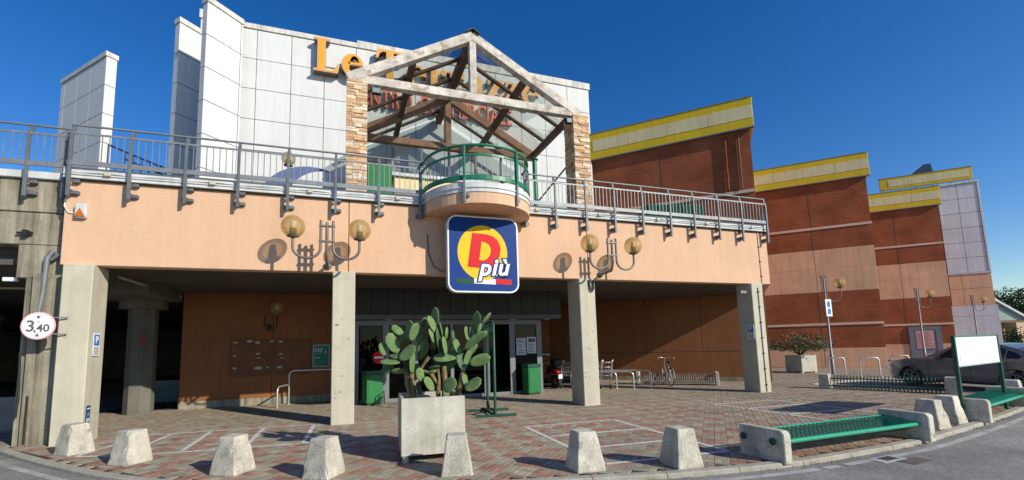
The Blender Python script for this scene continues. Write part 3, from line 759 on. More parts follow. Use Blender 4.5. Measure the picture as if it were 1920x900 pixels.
# ================================================================== LETTERING
def el(cx, cy, rx, ry, a0, a1, n=18): return arc(cx, cy, rx, ry, a0, a1, n)
GLY = {
 'L': (0.72, [[(0, 0), (0, .06), (.1, .08), (.1, .92), (0, .94), (0, 1), (.42, 1), (.42, .94), (.32, .92), (.32, .07), (.5, .07), (.58, .12), (.63, .29), (.7, .29), (.66, 0)]]),
 'T': (0.84, [[(.02, 1), (-.02, .7), (.05, .7), (.1, .86), (.2, .92), (.29, .92), (.29, .08), (.18, .06), (.18, 0), (.62, 0), (.62, .06), (.51, .08), (.51, .92), (.6, .92), (.7, .86), (.75, .7), (.82, .7), (.78, 1)]]),
 'e': (0.64, [el(.31, .33, .31, .35, 2, 322, 40) + el(.37, .31, .17, .25, 300, 182, 14) + [(.2, .33), (.62, .33)], el(.36, .39, .15, .24, 178, 8, 14) + [(.5, .4), (.21, .4)]]),
 'r': (0.58, [[(0, 0), (0, .06), (.08, .07), (.08, .59), (0, .61), (0, .67), (.29, .67), (.29, .56), (.36, .65), (.46, .69), (.55, .65), (.57, .56), (.52, .47), (.43, .48), (.39, .55), (.29, .44), (.29, .07), (.39, .06), (.39, 0)]]),
 'a': (0.62, [[(.07, .5), (.13, .62), (.29, .69), (.45, .63), (.51, .5), (.51, .09), (.6, .07), (.6, 0), (.36, 0), (.33, .07), (.21, -.02), (.07, .02), (.01, .14), (.06, .29), (.2, .37), (.31, .41), (.31, .54), (.25, .61), (.19, .58), (.2, .48)], [(.31, .33), (.23, .28), (.21, .16), (.25, .09), (.31, .13)]]),
 'z': (0.57, [[(0, 0), (0, .06), (.31, .6), (.16, .6), (.1, .46), (.03, .46), (.05, .67), (.55, .67), (.55, .61), (.24, .07), (.4, .07), (.48, .24), (.55, .24), (.52, 0)]]),
}
sg = empty('rooftop_lettering', (3.4, 17.95, 12.76), 0, 'large amber serif letters reading Le Terrazze along the top of the white wall', 'lettering')
x = -1.36; H_ = 1.43
for ch in 'Le Terrazze':
    if ch == ' ': x += 0.42; continue
    w, sp = GLY[ch]
    sp = [[(px_ * H_ * 0.98, py_ * H_) for px_, py_ in s] for s in sp]
    body = curve_mesh(sp, 0.14)
    body.materials.clear(); body.materials.append(AMBERS)
    T = at(x, 17.80, 12.78) @ FACE
    body.transform(wm(sg).inverted() @ T)
    o = piece('letter', body, sg)
    rim = curve_mesh(sp, 0.012); rim.materials.clear(); rim.materials.append(AMBERR)
    rim.transform(wm(sg).inverted() @ at(x, 17.648, 12.78) @ FACE); piece('letter_rim', rim, o)
    face = curve_mesh(sp, 0.004, -0.028); face.materials.clear(); face.materials.append(AMBER)
    face.transform(wm(sg).inverted() @ at(x, 17.63, 12.78) @ FACE); piece('letter_face', face, o)
    x += (w + 0.035) * H_ * 0.98
b = MB(); 
for xx in (-1.1, 1.4, 3.4, 5.4, 7.4): b.box(xx, xx + 0.05, 17.93, 17.999, 12.8, 13.4)
b.box(-1.3, 8.1, 17.945, 17.965, 13.2, 13.24)
b.build('fixing_rail', TRIM, sg)
s2 = empty('wall_lettering', (3.4, 17.95, 11.66), 0, 'smaller orange red capitals reading CENTRO COMMERCIALE on the white wall', 'lettering')
x = 0.1; txt = 'CENTRO COMMERCIALE'
for ch in txt:
    if ch == ' ': x += 0.26; continue
    me = text_mesh(ch, 1.09, 0.09, 0, 0.012, 1.0, 'LEFT')
    w = max(v.co.x for v in me.vertices) - min(v.co.x for v in me.vertices)
    mx = min(v.co.x for v in me.vertices); 
    sx = 0.53
    me.materials.clear(); me.materials.append(AMBERS); me.materials.append(REDL)
    for p in me.polygons: p.material_index = 1 if p.normal.z > 0.5 else 0
    me.transform(wm(s2).inverted() @ at(x, 17.84, 12.04) @ FACE @ Matrix.Diagonal((sx, 1, 1, 1)) @ Matrix.Translation((-mx, 0, 0)))
    piece('letter', me, s2)
    x += w * sx + 0.075

# store sign under the balcony
ss = empty('store_sign', (3.27, 10.45, 3.02), 0, 'square blue store sign reading D più on a yellow disc, hung below the balcony', 'shop sign')
W_, Hh = 1.87, 1.95; SCX, SCZ, SY = 3.27, 4.0, 10.36
def S(u, v, y=0.0): return (SCX + (u - 0.5) * W_, SCZ + (0.5 - v) * Hh)
TS = Matrix.Translation((SCX, SY, SCZ)) @ FACE
MB().prism(rrect(W_, Hh, 0.24), -0.2, 0, 0, TS).build('sign_case', M('sign_case', (0.52, 0.53, 0.54), 0.5, 0.1, 4), ss, 0.012)
MB().prism(rrect(W_ - 0.01, Hh - 0.01, 0.235), 0, 0.012, 0, TS).build('sign_rim', SWHT, ss)
MB().prism(rrect(W_ - 0.085, Hh - 0.085, 0.205), 0.012, 0.018, 0, TS).build('sign_face', BLUE, ss)
MB().prism(arc(-0.03, 0.04, 0.655, 0.70, 0, 360, 56)[:-1], 0.018, 0.021, 0, TS).build('yellow_disc', SYEL, ss)
def sgn(p): return ((p[0] - 425) / 745 * W_, (452 - p[1]) / 775 * Hh)
Dout = [(253, 583), (306, 240), (450, 246), (520, 262), (570, 300), (596, 350), (602, 400), (590, 470), (560, 530), (520, 570), (470, 592), (400, 592)]
Din = [(402, 322), (440, 328), (478, 345), (498, 385), (500, 420), (486, 465), (455, 500), (420, 514), (374, 512)]
me = curve_mesh([[sgn(p) for p in Dout], [sgn(p) for p in Din]], 0.003); me.materials.clear(); me.materials.append(SRED)
me.transform(wm(ss).inverted() @ Matrix.Translation((SCX, SY - 0.025, SCZ)) @ FACE); piece('letter', me, ss)
for off, m_, yy, nm in ((0.045, BLUE, -0.0295, 'letter_outline'), (0.014, SWHT, -0.034, 'letter')):
    T = Matrix.Translation((SCX + 0.235, SY + yy, SCZ - 0.345)) @ FACE @ Matrix.Rotation(R(2), 4, 'Z') @ Matrix.Diagonal((1.03, 1.0, 1, 1))
    text(nm, 'più', 0.60, m_, T, ss, 0.002, 0.28, off, 1.06)
for x0, x1, m_ in ((138, 318, SGRN), (318, 541, SWHT), (541, 711, SRED)):
    a = sgn((x0, 696)); b_ = sgn((x1, 748)); off = (x0 - 425) * -0.00005
    MB().prism([(a[0], a[1]), (b_[0], a[1] - 0.018), (b_[0], b_[1] - 0.018), (a[0], b_[1])], 0.018, 0.0205, 0, TS).build('flag_bar', m_, ss)
for z in (3.4, 4.6):
    for x in (2.5, 4.0): MB().box(x - 0.03, x + 0.03, 10.56, 10.94, z - 0.03, z + 0.03).build('bracket', FRAME, ss)
cbl = MB(); cbl.tube([(1.95, 10.93, 4.6), (1.97, 10.93, 4.1), (2.1, 10.9, 3.75), (2.3, 10.75, 3.6), (2.36, 10.6, 3.62)], 0.012, 6); cbl.build('cable', BLACK, ss)

# ================================================================== RAILINGS
def railing(name, posts, label, y=10.74, first=False, xend=None):
    r = empty(name, (posts[0], y, 5.0), 0, label, 'railing', 'galvanised terrace railings')
    z0, zt = 4.92, 6.45
    pm = MB(); pm.box(-0.028, 0.028, 0.0, 0.055, z0, 6.18)
    pm.add([(-0.028, 0.0, 6.18), (0.028, 0.0, 6.18), (0.028, 0.055, 6.18), (-0.028, 0.055, 6.18), (-0.028, 0.07, 6.42), (0.028, 0.07, 6.42), (0.028, 0.14, 6.42), (-0.028, 0.14, 6.42)], [(4, 5, 6, 7), (0, 1, 5, 4), (1, 2, 6, 5), (2, 3, 7, 6), (3, 0, 4, 7)])
    for s_, zz in ((1, 5.03), (1, 5.27), (-1, 5.03)):
        pm.box(0.028 if s_ == 1 else -0.09, 0.13 if s_ == 1 else -0.028, 0.12, 0.2, zz - 0.035, zz + 0.035)
    pm.box(-0.028, 0.028, 0.05, 0.2, 4.98, 5.08); pm.box(-0.028, 0.028, 0.05, 0.12, 5.24, 5.3)
    me = None
    for x in posts:
        if me is None:
            b = MB(); b.add(pm.v, pm.f, 0, False, at(x, y, 0)); o = b.build('post', GALVD, r, 0.004); me = o.data; x00 = x
        else:
            o = piece('post', me, r); o.location = (x - x00, 0, 0)
    xa, xb = posts[0] - (0.05), posts[-1] + 0.05
    if xend: xb = xend
    MB().tube([(xa, y + 0.1, zt), (xb, y + 0.1, zt)], 0.024, 8).build('handrail', GALV, r)
    MB().box(xa, xb, y + 0.03, y + 0.05, 6.235, 6.275).build('upper_rail', GALV, r)
    MB().box(xa, xb, y + 0.02, y + 0.055, 5.575, 5.675).build('lower_rail', GALV, r)
    bm_ = None
    for a, b_ in zip(posts[:-1], posts[1:]):
        n = max(2, round((b_ - a) / 0.128))
        for k in range(1, n):
            x = a + (b_ - a) * k / n
            if bm_ is None:
                o = MB().box(x - 0.0075, x + 0.0075, y + 0.032, y + 0.047, 5.67, 6.24).build('baluster', GALV, r); bm_ = o.data; xb0 = x
            else:
                o = piece('baluster', bm_, r); o.location = (x - xb0, 0, 0)
    return r
railing('terrace_railing', [-5.36, -4.35, -3.35, -2.34, -1.32, -0.28, 0.73, 1.74], 'long galvanised railing on the peach terrace edge left of the balcony', xend=1.9)
railing('terrace_railing', [4.64, 5.55, 6.52, 7.48, 8.47, 9.49, 10.41, 11.4, 12.38, 13.46], 'galvanised railing on the terrace edge right of the green balcony')
railing('terrace_railing', [-10.2, -9.2, -8.2, -7.2, -6.17, -5.55], 'galvanised railing above the stained concrete beam at far left', y=10.98)
sr = empty('side_railing', (13.6, 10.9, 5.45), 0, 'railing returning along the right-hand end of the terrace', 'railing', 'galvanised terrace railings')
b = MB(); b.tube([(13.56, 10.84, 6.45), (16.0, 13.2, 6.45)], 0.024, 8); b.build('handrail', GALV, sr)
MB().beam((13.56, 10.84, 6.25), (16, 13.2, 6.25), 0.02, 0.04).build('upper_rail', GALV, sr)
MB().beam((13.56, 10.84, 5.62), (16, 13.2, 5.62), 0.03, 0.1).build('lower_rail', GALV, sr)
for k in range(1, 22):
    t = k / 22; MB().box(13.56 + 2.44 * t - 0.008, 13.56 + 2.44 * t + 0.008, 10.84 + 2.36 * t - 0.008, 10.84 + 2.36 * t + 0.008, 5.66, 6.24).build('baluster', GALV, sr)
# green balcony railing
gr = empty('balcony_railing', (BX, 9.6, 5.5), 0, 'curved green steel railing round the projecting balcony', 'railing')
def ring(r, z, a0=176, a1=364, n=36): return [(x, y, z) for x, y in arc(BX, BY, r, r, a0, a1, n)]
GRR = BR + 0.02
b = MB(); b.tube(ring(GRR - 0.04, 6.5), 0.036, 8); b.build('handrail', GREEN, gr)
def band(r0, r1, z0, z1):
    b = MB(); p = half(r1); q = half(r0)
    n = len(p); vs = [(x, y, z0) for x, y in p] + [(x, y, z1) for x, y in p] + [(x, y, z1) for x, y in q] + [(x, y, z0) for x, y in q]
    fs = []
    for i in range(n - 1):
        for k in range(4): 
            a_ = k * n + i; c_ = ((k + 1) % 4) * n + i
            fs.append((a_, a_ + 1, c_ + 1, c_))
    return b.add(vs, fs, 0, False)
band(GRR - 0.03, GRR, 6.22, 6.27).build('upper_rail', GREEN, gr)
band(GRR - 0.03, GRR + 0.015, 5.63, 5.74).build('lower_rail', GREEN, gr)
for k in range(1, 34):
    a = R(180 + 180 * k / 34)
    x, y = BX + (GRR - 0.015) * math.cos(a), BY + (GRR - 0.015) * math.sin(a)
    MB().box(-0.007, 0.007, -0.007, 0.007, 5.73, 6.23, 0, at(x, y, 0, a)).build('baluster', GALV, gr)
for a in (180.5, 243, 297, 359.5):
    q = R(a); T = at(BX + (GRR + 0.03) * math.cos(q), BY + (GRR + 0.03) * math.sin(q), 0, q)
    MB().box(-0.03, 0.03, -0.03, 0.03, 5.62, 6.42, 0, T).beam((0, 0, 6.4), (-0.07, 0, 6.5), 0.05, 0.05).build('post', GREEN, gr) if False else MB().box(-0.03, 0.03, -0.03, 0.03, 5.62, 6.47, 0, T).build('post', GREEN, gr, 0.006)
    b = MB(); b.box(-0.028, 0.028, -0.028, 0.028, 5.08, 5.64, 0, T); b.box(-0.05, 0.0, 0.03, 0.12, 5.2, 5.28, 0, T); b.build('post_foot', GALV, gr, 0.004)

# ================================================================== LAMPS
def globe_parts(root, c, r=0.25):
    MB().ball(c, r, n=24, k=16).build('globe', GLAMB, root)
    b = MB(); b.lathe([(0.0, -0.27), (0.03, -0.27), (0.05, -0.245), (0.13, -0.225), (0.12, -0.19), (0.075, -0.18), (0.075, -0.05), (0.0, -0.05)], 16, 0, Matrix.Translation(c))
    b.build('lamp_holder', M('olive_holder', (0.13, 0.12, 0.07), 0.6, 0.1, 5) if 'olive_holder' not in bpy.data.materials else bpy.data.materials['olive_holder'], root)
    b = MB(); b.lathe([(0.0, -0.05), (0.06, -0.05), (0.065, 0.0), (0.058, 0.02), (0.065, 0.04), (0.058, 0.06), (0.062, 0.1), (0.04, 0.13), (0, 0.13)], 14, 0, Matrix.Translation(c))
    b.build('bulb', M('frosted_bulb', (0.62, 0.6, 0.52), 0.3, 0.05, 5) if 'frosted_bulb' not in bpy.data.materials else bpy.data.materials['frosted_bulb'], root)
def uarm(b, x0, x1, y, zc, ztop0, ztop1, r=0.022):
    m = (x0 + x1) / 2; h = abs(x1 - x0) / 2; s = 1 if x1 > x0 else -1
    p = [(x0, y, ztop0)] + [(m - s * h * math.cos(R(t)), y, zc - h * 0.85 * math.sin(R(t))) for t in range(0, 181, 15)] + [(x1, y, ztop1)]
    b.tube(p, r, 8)
def wall_lamp(xc, label):
    y = 10.28
    r = empty('wall_lamp', (xc, 10.95, 4.3), 0, label, 'lamp', 'double globe lamps on the fascia')
    for s in (-1, 1):
        b = MB(); uarm(b, xc + s * 0.13, xc + s * 0.70, y, 3.97, 4.60, 4.17, 0.03); b.build('arm', LAMPM, r)
        globe_parts(r, (xc + s * 0.70, y, 4.42))
    b = MB(); b.tube([(xc, y, 4.56), (xc, y, 3.85), (xc, y + 0.08, 3.70), (xc, 10.94, 3.68)], 0.034, 8); b.build('stem', LAMPM, r)
    for z in (4.12, 4.47):
        MB().box(xc - 0.17, xc + 0.17, y - 0.04, y + 0.04, z - 0.02, z + 0.02).build('clamp', LAMPM, r, 0.006)
    MB().lathe([(0, 0), (0.09, 0), (0.09, 0.03), (0, 0.05)], 14, 0, Matrix.Translation((xc, 10.945, 3.68)) @ FACE).build('wall_plate', LAMPM, r)
    return r
wall_lamp(-0.435, 'double globe lamp on the fascia left of the blue store sign')
wall_lamp(6.985, 'double globe lamp on the fascia right of the blue store sign')
def back_lamp(x, y, rz, label, one=1):
    r = empty('back_wall_lamp', (0, 0, 0), 0, label, 'lamp', 'single globe lamps under the walkway')
    b = MB(); uarm(b, 0.0, 0.42, -0.3, 2.55, 2.85, 2.8); b.tube([(0, -0.3, 2.6), (0, -0.02, 2.5)], 0.02, 8); b.build('arm', BLACK, r)
    MB().lathe([(0, 0), (0.07, 0), (0.07, 0.03), (0, 0.04)], 12, 0, Matrix.Translation((0, -0.005, 2.5)) @ FACE).build('wall_plate', BLACK, r)
    globe_parts(r, (0.42, -0.3, 3.07), 0.22)
    r.location = (x, y, 0); r.rotation_euler = (0, 0, rz)
back_lamp(-2.38, 16.0, R(155) + math.pi, 'dim single globe lamp on the dark wall above the notice board')
back_lamp(8.1, 19.88, 0, 'dim single globe lamp on the orange wall right of the entrance')
def street_lamp(x, y, h, label):
    r = empty('street_lamp', (0, 0, 0), 0, label, 'street lamp', 'street lamps along the brick wings')
    b = MB(); b.tube([(0, 0, 0), (0, 0, 0.9), (0, 0, 0.92), (0, 0, h - 0.1)], [0.075, 0.07, 0.05, 0.042], 12); b.build('pole', GALV, r)
    MB().box(-0.12, 0.12, -0.05, 0.05, h - 0.78, h - 0.72).box(-0.12, 0.12, -0.05, 0.05, h - 0.06, h).build('clamp', LAMPM, r, 0.005)
    b = MB(); b.tube([(-0.09, 0, h - 0.8), (-0.09, 0, h)], 0.022, 8); b.build('stub', LAMPM, r)
    b = MB(); uarm(b, 0.09, 0.66, 0, h - 1.0, h - 0.03, h - 0.66); b.build('arm', LAMPM, r)
    globe_parts(r, (0.66, 0, h - 0.38), 0.23)
    r.location = (x, y, 0); r.rotation_euler = (0, 0, R(-30)); return r
street_lamp(21.45, 14.54, 4.62, 'nearest street lamp beside the potted bush, with a parking plate on its pole')
street_lamp(33.6, 17.3, 4.62, 'street lamp behind the bonnet of the parked car')
street_lamp(44.8, 19.75, 4.62, 'farthest street lamp standing behind the white noticeboard')
pp = empty('pole_plate', (21.45, 14.5, 2.7), R(-5), 'white and blue parking plate fixed to the nearest street lamp pole', 'sign')
b = MB(); b.box(-0.17, 0.17, -0.075, -0.06, -0.02, 0.78); o = b.build('plate', SWHT); o.parent = pp
o = MB().prism(arc(0, 0.55, 0.1, 0.15, 0, 360, 14)[:-1], 0.0, 0.004, 0, Matrix.Translation((0, -0.076, 0)) @ FACE).build('mark', PBLUE); o.parent = pp
o = MB().prism([(-0.1, 0.1), (0.05, 0.06), (0.11, 0.2), (0.08, 0.34), (-0.06, 0.36)], 0.0, 0.004, 0, Matrix.Translation((0, -0.076, 0)) @ FACE).build('mark', PBLUE); o.parent = pp

# ================================================================== LEFT BRIDGE
br = empty('concrete_bridge', (-5.85, 11.3, 0), 0, 'stained grey concrete bridge with pier at the left edge, next to the peach building', 'bridge')
MB().box(-40, -5.62, 11.2, 11.6, 4.66, 5.34).build('beam', CONCD, br, 0.015)
MB().box(-40, -5.62, 11.22, 11.6, 3.98, 4.645).build('beam', CONCD, br, 0.015)
MB().box(-40, -5.55, 11.12, 11.8, 5.345, 5.5).build('edge', TRIM, br, 0.01)
pi = MB(); pi.prism([(-6.12, 11.2), (-5.5, 11.2), (-5.5, 11.75), (-6.12, 11.75)], -0.1, 3.3); pi.prism([(-6.3, 11.23), (-5.5, 11.23), (-5.5, 11.75), (-6.3, 11.75)], 3.3, 3.975)
pi.build('pier', CONCD, br, 0.01)
MB().box(-5.98, -5.83, 11.12, 11.2, -0.1, 3.4).build('pilaster', CONCD, br, 0.015)
b = MB(); b.tube([(-5.7, 11.16, 3.85), (-5.78, 11.14, 3.7), (-5.8, 11.14, 3.0), (-5.86, 11.14, 2.4)], [0.045, 0.05, 0.045, 0.03], 8); b.build('downpipe', GALV, br)
b = MB(); b.tube([(-5.72, 11.14, 3.66), (-5.45, 11.1, 3.88)], 0.035, 8); b.build('downpipe', GALV, br)
b = MB(); b.tube([(-6.05, 11.1, 1.8), (-6.02, 11.1, 0.9), (-6.04, 11.1, 0.55)], 0.02, 6); b.tube([(-5.88, 11.1, 0.95), (-5.88, 11.1, 0.05)], 0.016, 6); b.build('conduit', BLACK, br)
MB().box(-40, -6.4, 14.0, 14.2, -0.1, 0.75).build('parapet', M('grey_parapet', (0.2, 0.2, 0.19), 0.9, 0.2, 2), br)
cm = empty('security_camera', (-6.45, 11.5, 3.3), 0, 'small white security camera under the stained bridge', 'camera')
MB().box(-6.62, -6.38, 11.42, 11.5, 3.25, 3.33).build('camera_body', SWHT, cm, 0.01); MB().box(-6.4, -6.36, 11.45, 11.48, 3.3, 3.5).build('bracket', FRAME, cm)
cl = empty('wall_bracket', (-6.2, 11.18, 4.2), 0, 'small rusty bracket on the stained concrete beam', 'bracket')
b = MB(); b.tube([(-6.3, 11.15, 4.2), (-6.05, 11.15, 4.21)], 0.025, 6); b.box(-6.2, -6.12, 11.1, 11.2, 4.14, 4.26); b.build('bracket_arm', BLACK, cl)

# signs on the columns and fascia
hs = empty('height_limit_sign', (-5.42, 10.72, 2.3), 0, 'round white height limit sign reading 3,40 with red rim on the left column', 'sign')
TH = Matrix.Translation((-5.6, 10.70, 2.3)) @ FACE
MB().lathe([(0, -0.012), (0.262, -0.012), (0.268, 0), (0.262, 0.008), (0, 0.008)], 40, 0, TH, False).build('rim', M('faded_red', (0.72, 0.36, 0.36), 0.5, 0.1, 5), hs)
MB().lathe([(0, 0.008), (0.243, 0.008), (0.243, 0.011), (0, 0.011)], 40, 0, TH, False).build('disc', SWHT, hs)
MB().prism([(-0.035, 0.19), (0.035, 0.19), (0.0, 0.125)], 0.011, 0.014, 0, TH).build('arrow', INK, hs)
MB().prism([(-0.035, -0.205), (0.035, -0.205), (0.0, -0.14)], 0.011, 0.014, 0, TH).build('arrow', INK, hs)
text('digits', '3', 0.30, INK, Matrix.Translation((-5.6 - 0.11, 10.686, 2.3 - 0.015)) @ FACE, hs, 0.002, 0, 0.004)
text('digits', ',40', 0.2, INK, Matrix.Translation((-5.6 + 0.06, 10.686, 2.3 - 0.05)) @ FACE, hs, 0.002, 0, 0.004)
text('caption', 'ml', 0.05, INK, Matrix.Translation((-5.59, 10.686, 2.3 + 0.075)) @ FACE, hs, 0.001)
for z in (2.14, 2.46):
    MB().tube([(-5.5, 10.72, z), (-5.38, 10.74, z), (-5.2, 10.79, z)], 0.014, 6).build('bracket', GALV, hs)
sn = empty('alarm_siren', (-5.17, 10.9, 4.6), 0, 'grey alarm siren box with orange triangle on the fascia top left', 'alarm')
MB().box(-5.27, -5.07, 10.84, 10.95, 4.5, 4.8).build('case', M('siren_grey', (0.55, 0.55, 0.55), 0.5, 0.1, 5), sn, 0.035, 3)
MB().prism([(-0.09, -0.1), (0.09, -0.1), (0.0, 0.07)], 0, 0.02, 0, Matrix.Translation((-5.17, 10.845, 4.63)) @ FACE).build('beacon', M('orange_lens', (0.5, 0.13, 0.02), 0.3, 0.1, 4), sn)
b = MB(); b.tube([(-5.28, 10.93, 4.6), (-5.4, 10.93, 4.62), (-5.47, 10.93, 4.75), (-5.46, 10.93, 4.9)], 0.012, 6); b.build('cable', SWHT, sn)
def parking_sign(x, y, z, rz, label):
    r = empty('parking_sign', (x, y, z), rz, label, 'sign', 'blue parking signs on the columns')
    T = FACE
    for nm, p, t0, t1, m_ in (('plate', rrect(0.25, 0.46, 0.02), 0, 0.008, SWHT), ('blue_square', [(-0.1, -0.02), (0.1, -0.02), (0.1, 0.2), (-0.1, 0.2)], 0.008, 0.011, PBLUE)):
        o = MB().prism(p, t0, t1, 0, T).build(nm, m_); o.parent = r
    me = text_mesh('P', 0.2, 0.002, 0, 0.006); me.materials.clear(); me.materials.append(SWHT)
    me.transform(Matrix.Translation((0, -0.013, 0.09)) @ FACE); piece('letter', me, r)
    b = MB()
    for k in range(4): b.prism([(-0.09, -0.2 + k * .04), (0.09, -0.2 + k * .04), (0.09, -0.182 + k * .04), (-0.09, -0.182 + k * .04)], 0.008, 0.01, 0, T)
    o = b.build('print', INK); o.parent = r; o['kind'] = 'stuff'
parking_sign(-4.855, 11.1, 1.93, R(90), 'blue P parking sign on the side of the leftmost column')
parking_sign(12.585, 10.98, 1.95, R(-90), 'blue P parking sign on the shaded side of the rightmost column')
bs = empty('blue_sticker', (-4.855, 10.98, 0.55), R(90), 'dark blue sticker with emblem low on the leftmost column', 'sticker')
o = MB().prism(rrect(0.14, 0.34, 0.01), 0, 0.006, 0, FACE).build('sheet', M('deep_blue_sheet', (0.02, 0.07, 0.24), 0.5, 0.15, 8)); o.parent = bs
st = [(0.045 * (1 if i % 2 == 0 else 0.45) * math.sin(math.pi * i / 5), 0.045 * (1 if i % 2 == 0 else 0.45) * math.cos(math.pi * i / 5) - 0.0) for i in range(10)]
o = MB().prism(st, 0.006, 0.009, 0, FACE).build('star', M('emblem_green', (0.25, 0.35, 0.12), 0.6, 0.1, 5)); o.parent = bs
for z in (0.1, -0.1, -0.135):
    o = MB().prism([(-0.055, z), (0.055, z), (0.055, z + 0.022), (-0.055, z + 0.022)], 0.006, 0.008, 0, FACE).build('print', SWHT); o.parent = bs
c2 = empty('security_camera', (12.5, 10.95, 3.25), 0, 'small grey security camera on the rightmost column under the soffit', 'camera')
MB().box(12.2, 12.45, 10.9, 11.0, 3.2, 3.3).build('camera_body', FRAME, c2, 0.012); MB().box(12.42, 12.6, 10.93, 10.97, 3.24, 3.28).build('bracket', FRAME, c2)
cd = empty('conduit_pipe', (12.87, 10.82, 0), 0, 'thin grey conduit running up the front of the rightmost column', 'pipe')
MB().tube([(12.86, 10.81, 0.02), (12.86, 10.81, 3.4)], 0.014, 6).build('pipe', M('conduit_grey', (0.3, 0.3, 0.28), 0.6, 0.1, 5), cd)
for z in (0.25, 0.75, 1.25, 1.75, 2.25, 2.75, 3.25): MB().box(12.83, 12.89, 10.79, 10.83, z - 0.015, z + 0.015).build('clip', BLACK, cd)
c3 = empty('conduit_pipe', (13.3, 10.93, 3.5), 0, 'thin conduit with clips on the right end of the fascia', 'pipe')
MB().tube([(13.22, 10.935, 3.5), (13.2, 10.935, 5.3)], 0.013, 6).build('pipe', LINE, c3)
for z in (3.8, 4.3, 4.8): MB().box(13.18, 13.25, 10.92, 10.95, z - 0.015, z + 0.015).build('clip', BLACK, c3)
hc = empty('hanging_cable', (6.6, 10.8, 3.2), 0, 'loop of black cable hanging at the top of the third column', 'cable')
b = MB(); b.tube([(6.52, 10.8, 3.5), (6.55, 10.79, 3.22), (6.6, 10.79, 3.16), (6.65, 10.79, 3.24), (6.66, 10.8, 3.5)], 0.022, 8); b.build('loop', BLACK, hc)
# notice board and trolley sign on the dark back wall
nb = empty('notice_board', (-2.3, 15.97, 1.5), 0, 'long brown hardboard notice board with torn paper scraps on the dark wall', 'notice board')
MB().box(-3.5, -1.13, 15.93, 15.995, 0.92, 2.08).build('board', M('hardboard', (0.17, 0.075, 0.035), 0.9, 0.2, 4, fine=0.1), nb, 0.004)
TORN = M('torn_paper', (0.42, 0.40, 0.36), 0.9, 0.2, 20)
for cx, cz, s in ((-3.35, 2.0, .09), (-2.95, 2.03, .14), (-2.72, 2.0, .12), (-2.3, 2.03, .08), (-2.05, 2.02, .1), (-3.38, 1.75, .04), (-3.36, 1.58, .07), (-3.36, 1.2, .09), (-2.7, 1.63, .09), (-2.68, 1.5, .07), (-2.7, 1.18, .15), (-2.42, 1.18, .07), (-2.03, 1.6, .08), (-2.0, 1.48, .06), (-2.06, 1.18, .11)):
    p = [(cx + s * rnd.uniform(.5, 1) * math.cos(a), cz + s * 0.5 * rnd.uniform(.4, 1) * math.sin(a)) for a in [k * 0.7 for k in range(9)]]
    MB().prism(p, 15.93 - 15.93 + 0.0, 0.004, 0, Matrix.Translation((0, 15.929, 0)) @ FACE).build('paper_scrap', TORN, nb)
ts = empty('trolley_sign', (-0.8, 15.97, 1.5), 0, 'green trolley collection sign on the dark wall left of the second column', 'sign')
MB().box(-1.06, -0.53, 15.955, 15.998, 1.14, 1.88).build('frame', M('sign_edge', (0.35, 0.5, 0.4), 0.5, 0.1, 5), ts)
MB().box(-1.03, -0.56, 15.945, 15.957, 1.17, 1.85).build('panel', M('trolley_green', (0.01, 0.16, 0.09), 0.5, 0.1, 4), ts)
b = MB()
for k in range(5): b.beam((-0.99 + k * .05, 15.94, 1.64 - 0), (-0.98 + k * .052, 15.94, 1.76), 0.014, 0.004)
b.beam((-1.0, 15.94, 1.76), (-0.74, 15.94, 1.79), 0.014, 0.004); b.beam((-0.99, 15.94, 1.64), (-0.79, 15.94, 1.64), 0.014, 0.004); b.beam((-0.74, 15.94, 1.8), (-0.8, 15.94, 1.58), 0.014, 0.004); b.beam((-1.0, 15.94, 1.57), (-0.79, 15.94, 1.57), 0.014, 0.004)
b.beam((-0.65, 15.94, 1.7), (-0.65, 15.94, 1.58), 0.02, 0.004); b.beam((-0.69, 15.94, 1.63), (-0.65, 15.94, 1.57), 0.016, 0.004); b.beam((-0.61, 15.94, 1.63), (-0.65, 15.94, 1.57), 0.016, 0.004)
b.box(-0.98, -0.84, 15.938, 15.942, 1.44, 1.46)
b.build('pictogram', SWHT, ts)
# terrace things
gcab = empty('terrace_cabinet', (0.95, 13.5, 5.45), 0, 'bright green slatted cabinet on the terrace beside the left stone pier', 'cabinet')
MB().box(0.58, 1.3, 13.5, 14.0, 6.42, 7.42).build('upper_door', GREENB, gcab, 0.01); MB().box(0.6, 1.28, 13.52, 13.98, 5.45, 6.4).build('lower_door', GREENB, gcab, 0.01)
MB().box(0.7, 0.95, 13.48, 13.6, 7.45, 7.62).build('sensor', BLACK, gcab)
gco = empty('green_container', (12.1, 13.75, 5.45), R(-12), 'dark green ribbed container on the terrace behind the right railing', 'container')
o = MB().box(-1.15, 1.15, -0.45, 0.45, 0, 1.5).build('body', GREENC); o.parent = gco
for k in range(12): o = MB().box(-1.12 + k * 0.2, -1.05 + k * 0.2, -0.48, -0.45, 0.05, 1.45).build('rib', GREENC); o.parent = gco
wb = empty('terrace_kiosk', (2.6, 14.9, 5.45), 0, 'low off-white counter behind the railing left of the balcony', 'counter')
MB().box(1.5, 4.6, 14.6, 15.4, 5.45, 7.5).build('counter_body', CREAM, wb, 0.01); MB().box(1.4, 4.7, 14.5, 15.5, 7.5, 7.62).build('counter_top', TRIM, wb, 0.01); MB().box(1.5, 4.6, 14.58, 14.6, 6.8, 7.05).build('dark_band', FRAME, wb)
gp = empty('green_post', (6.66, 14.5, 5.45), 0, 'dark green round post beside the right-hand end of the balcony', 'post')
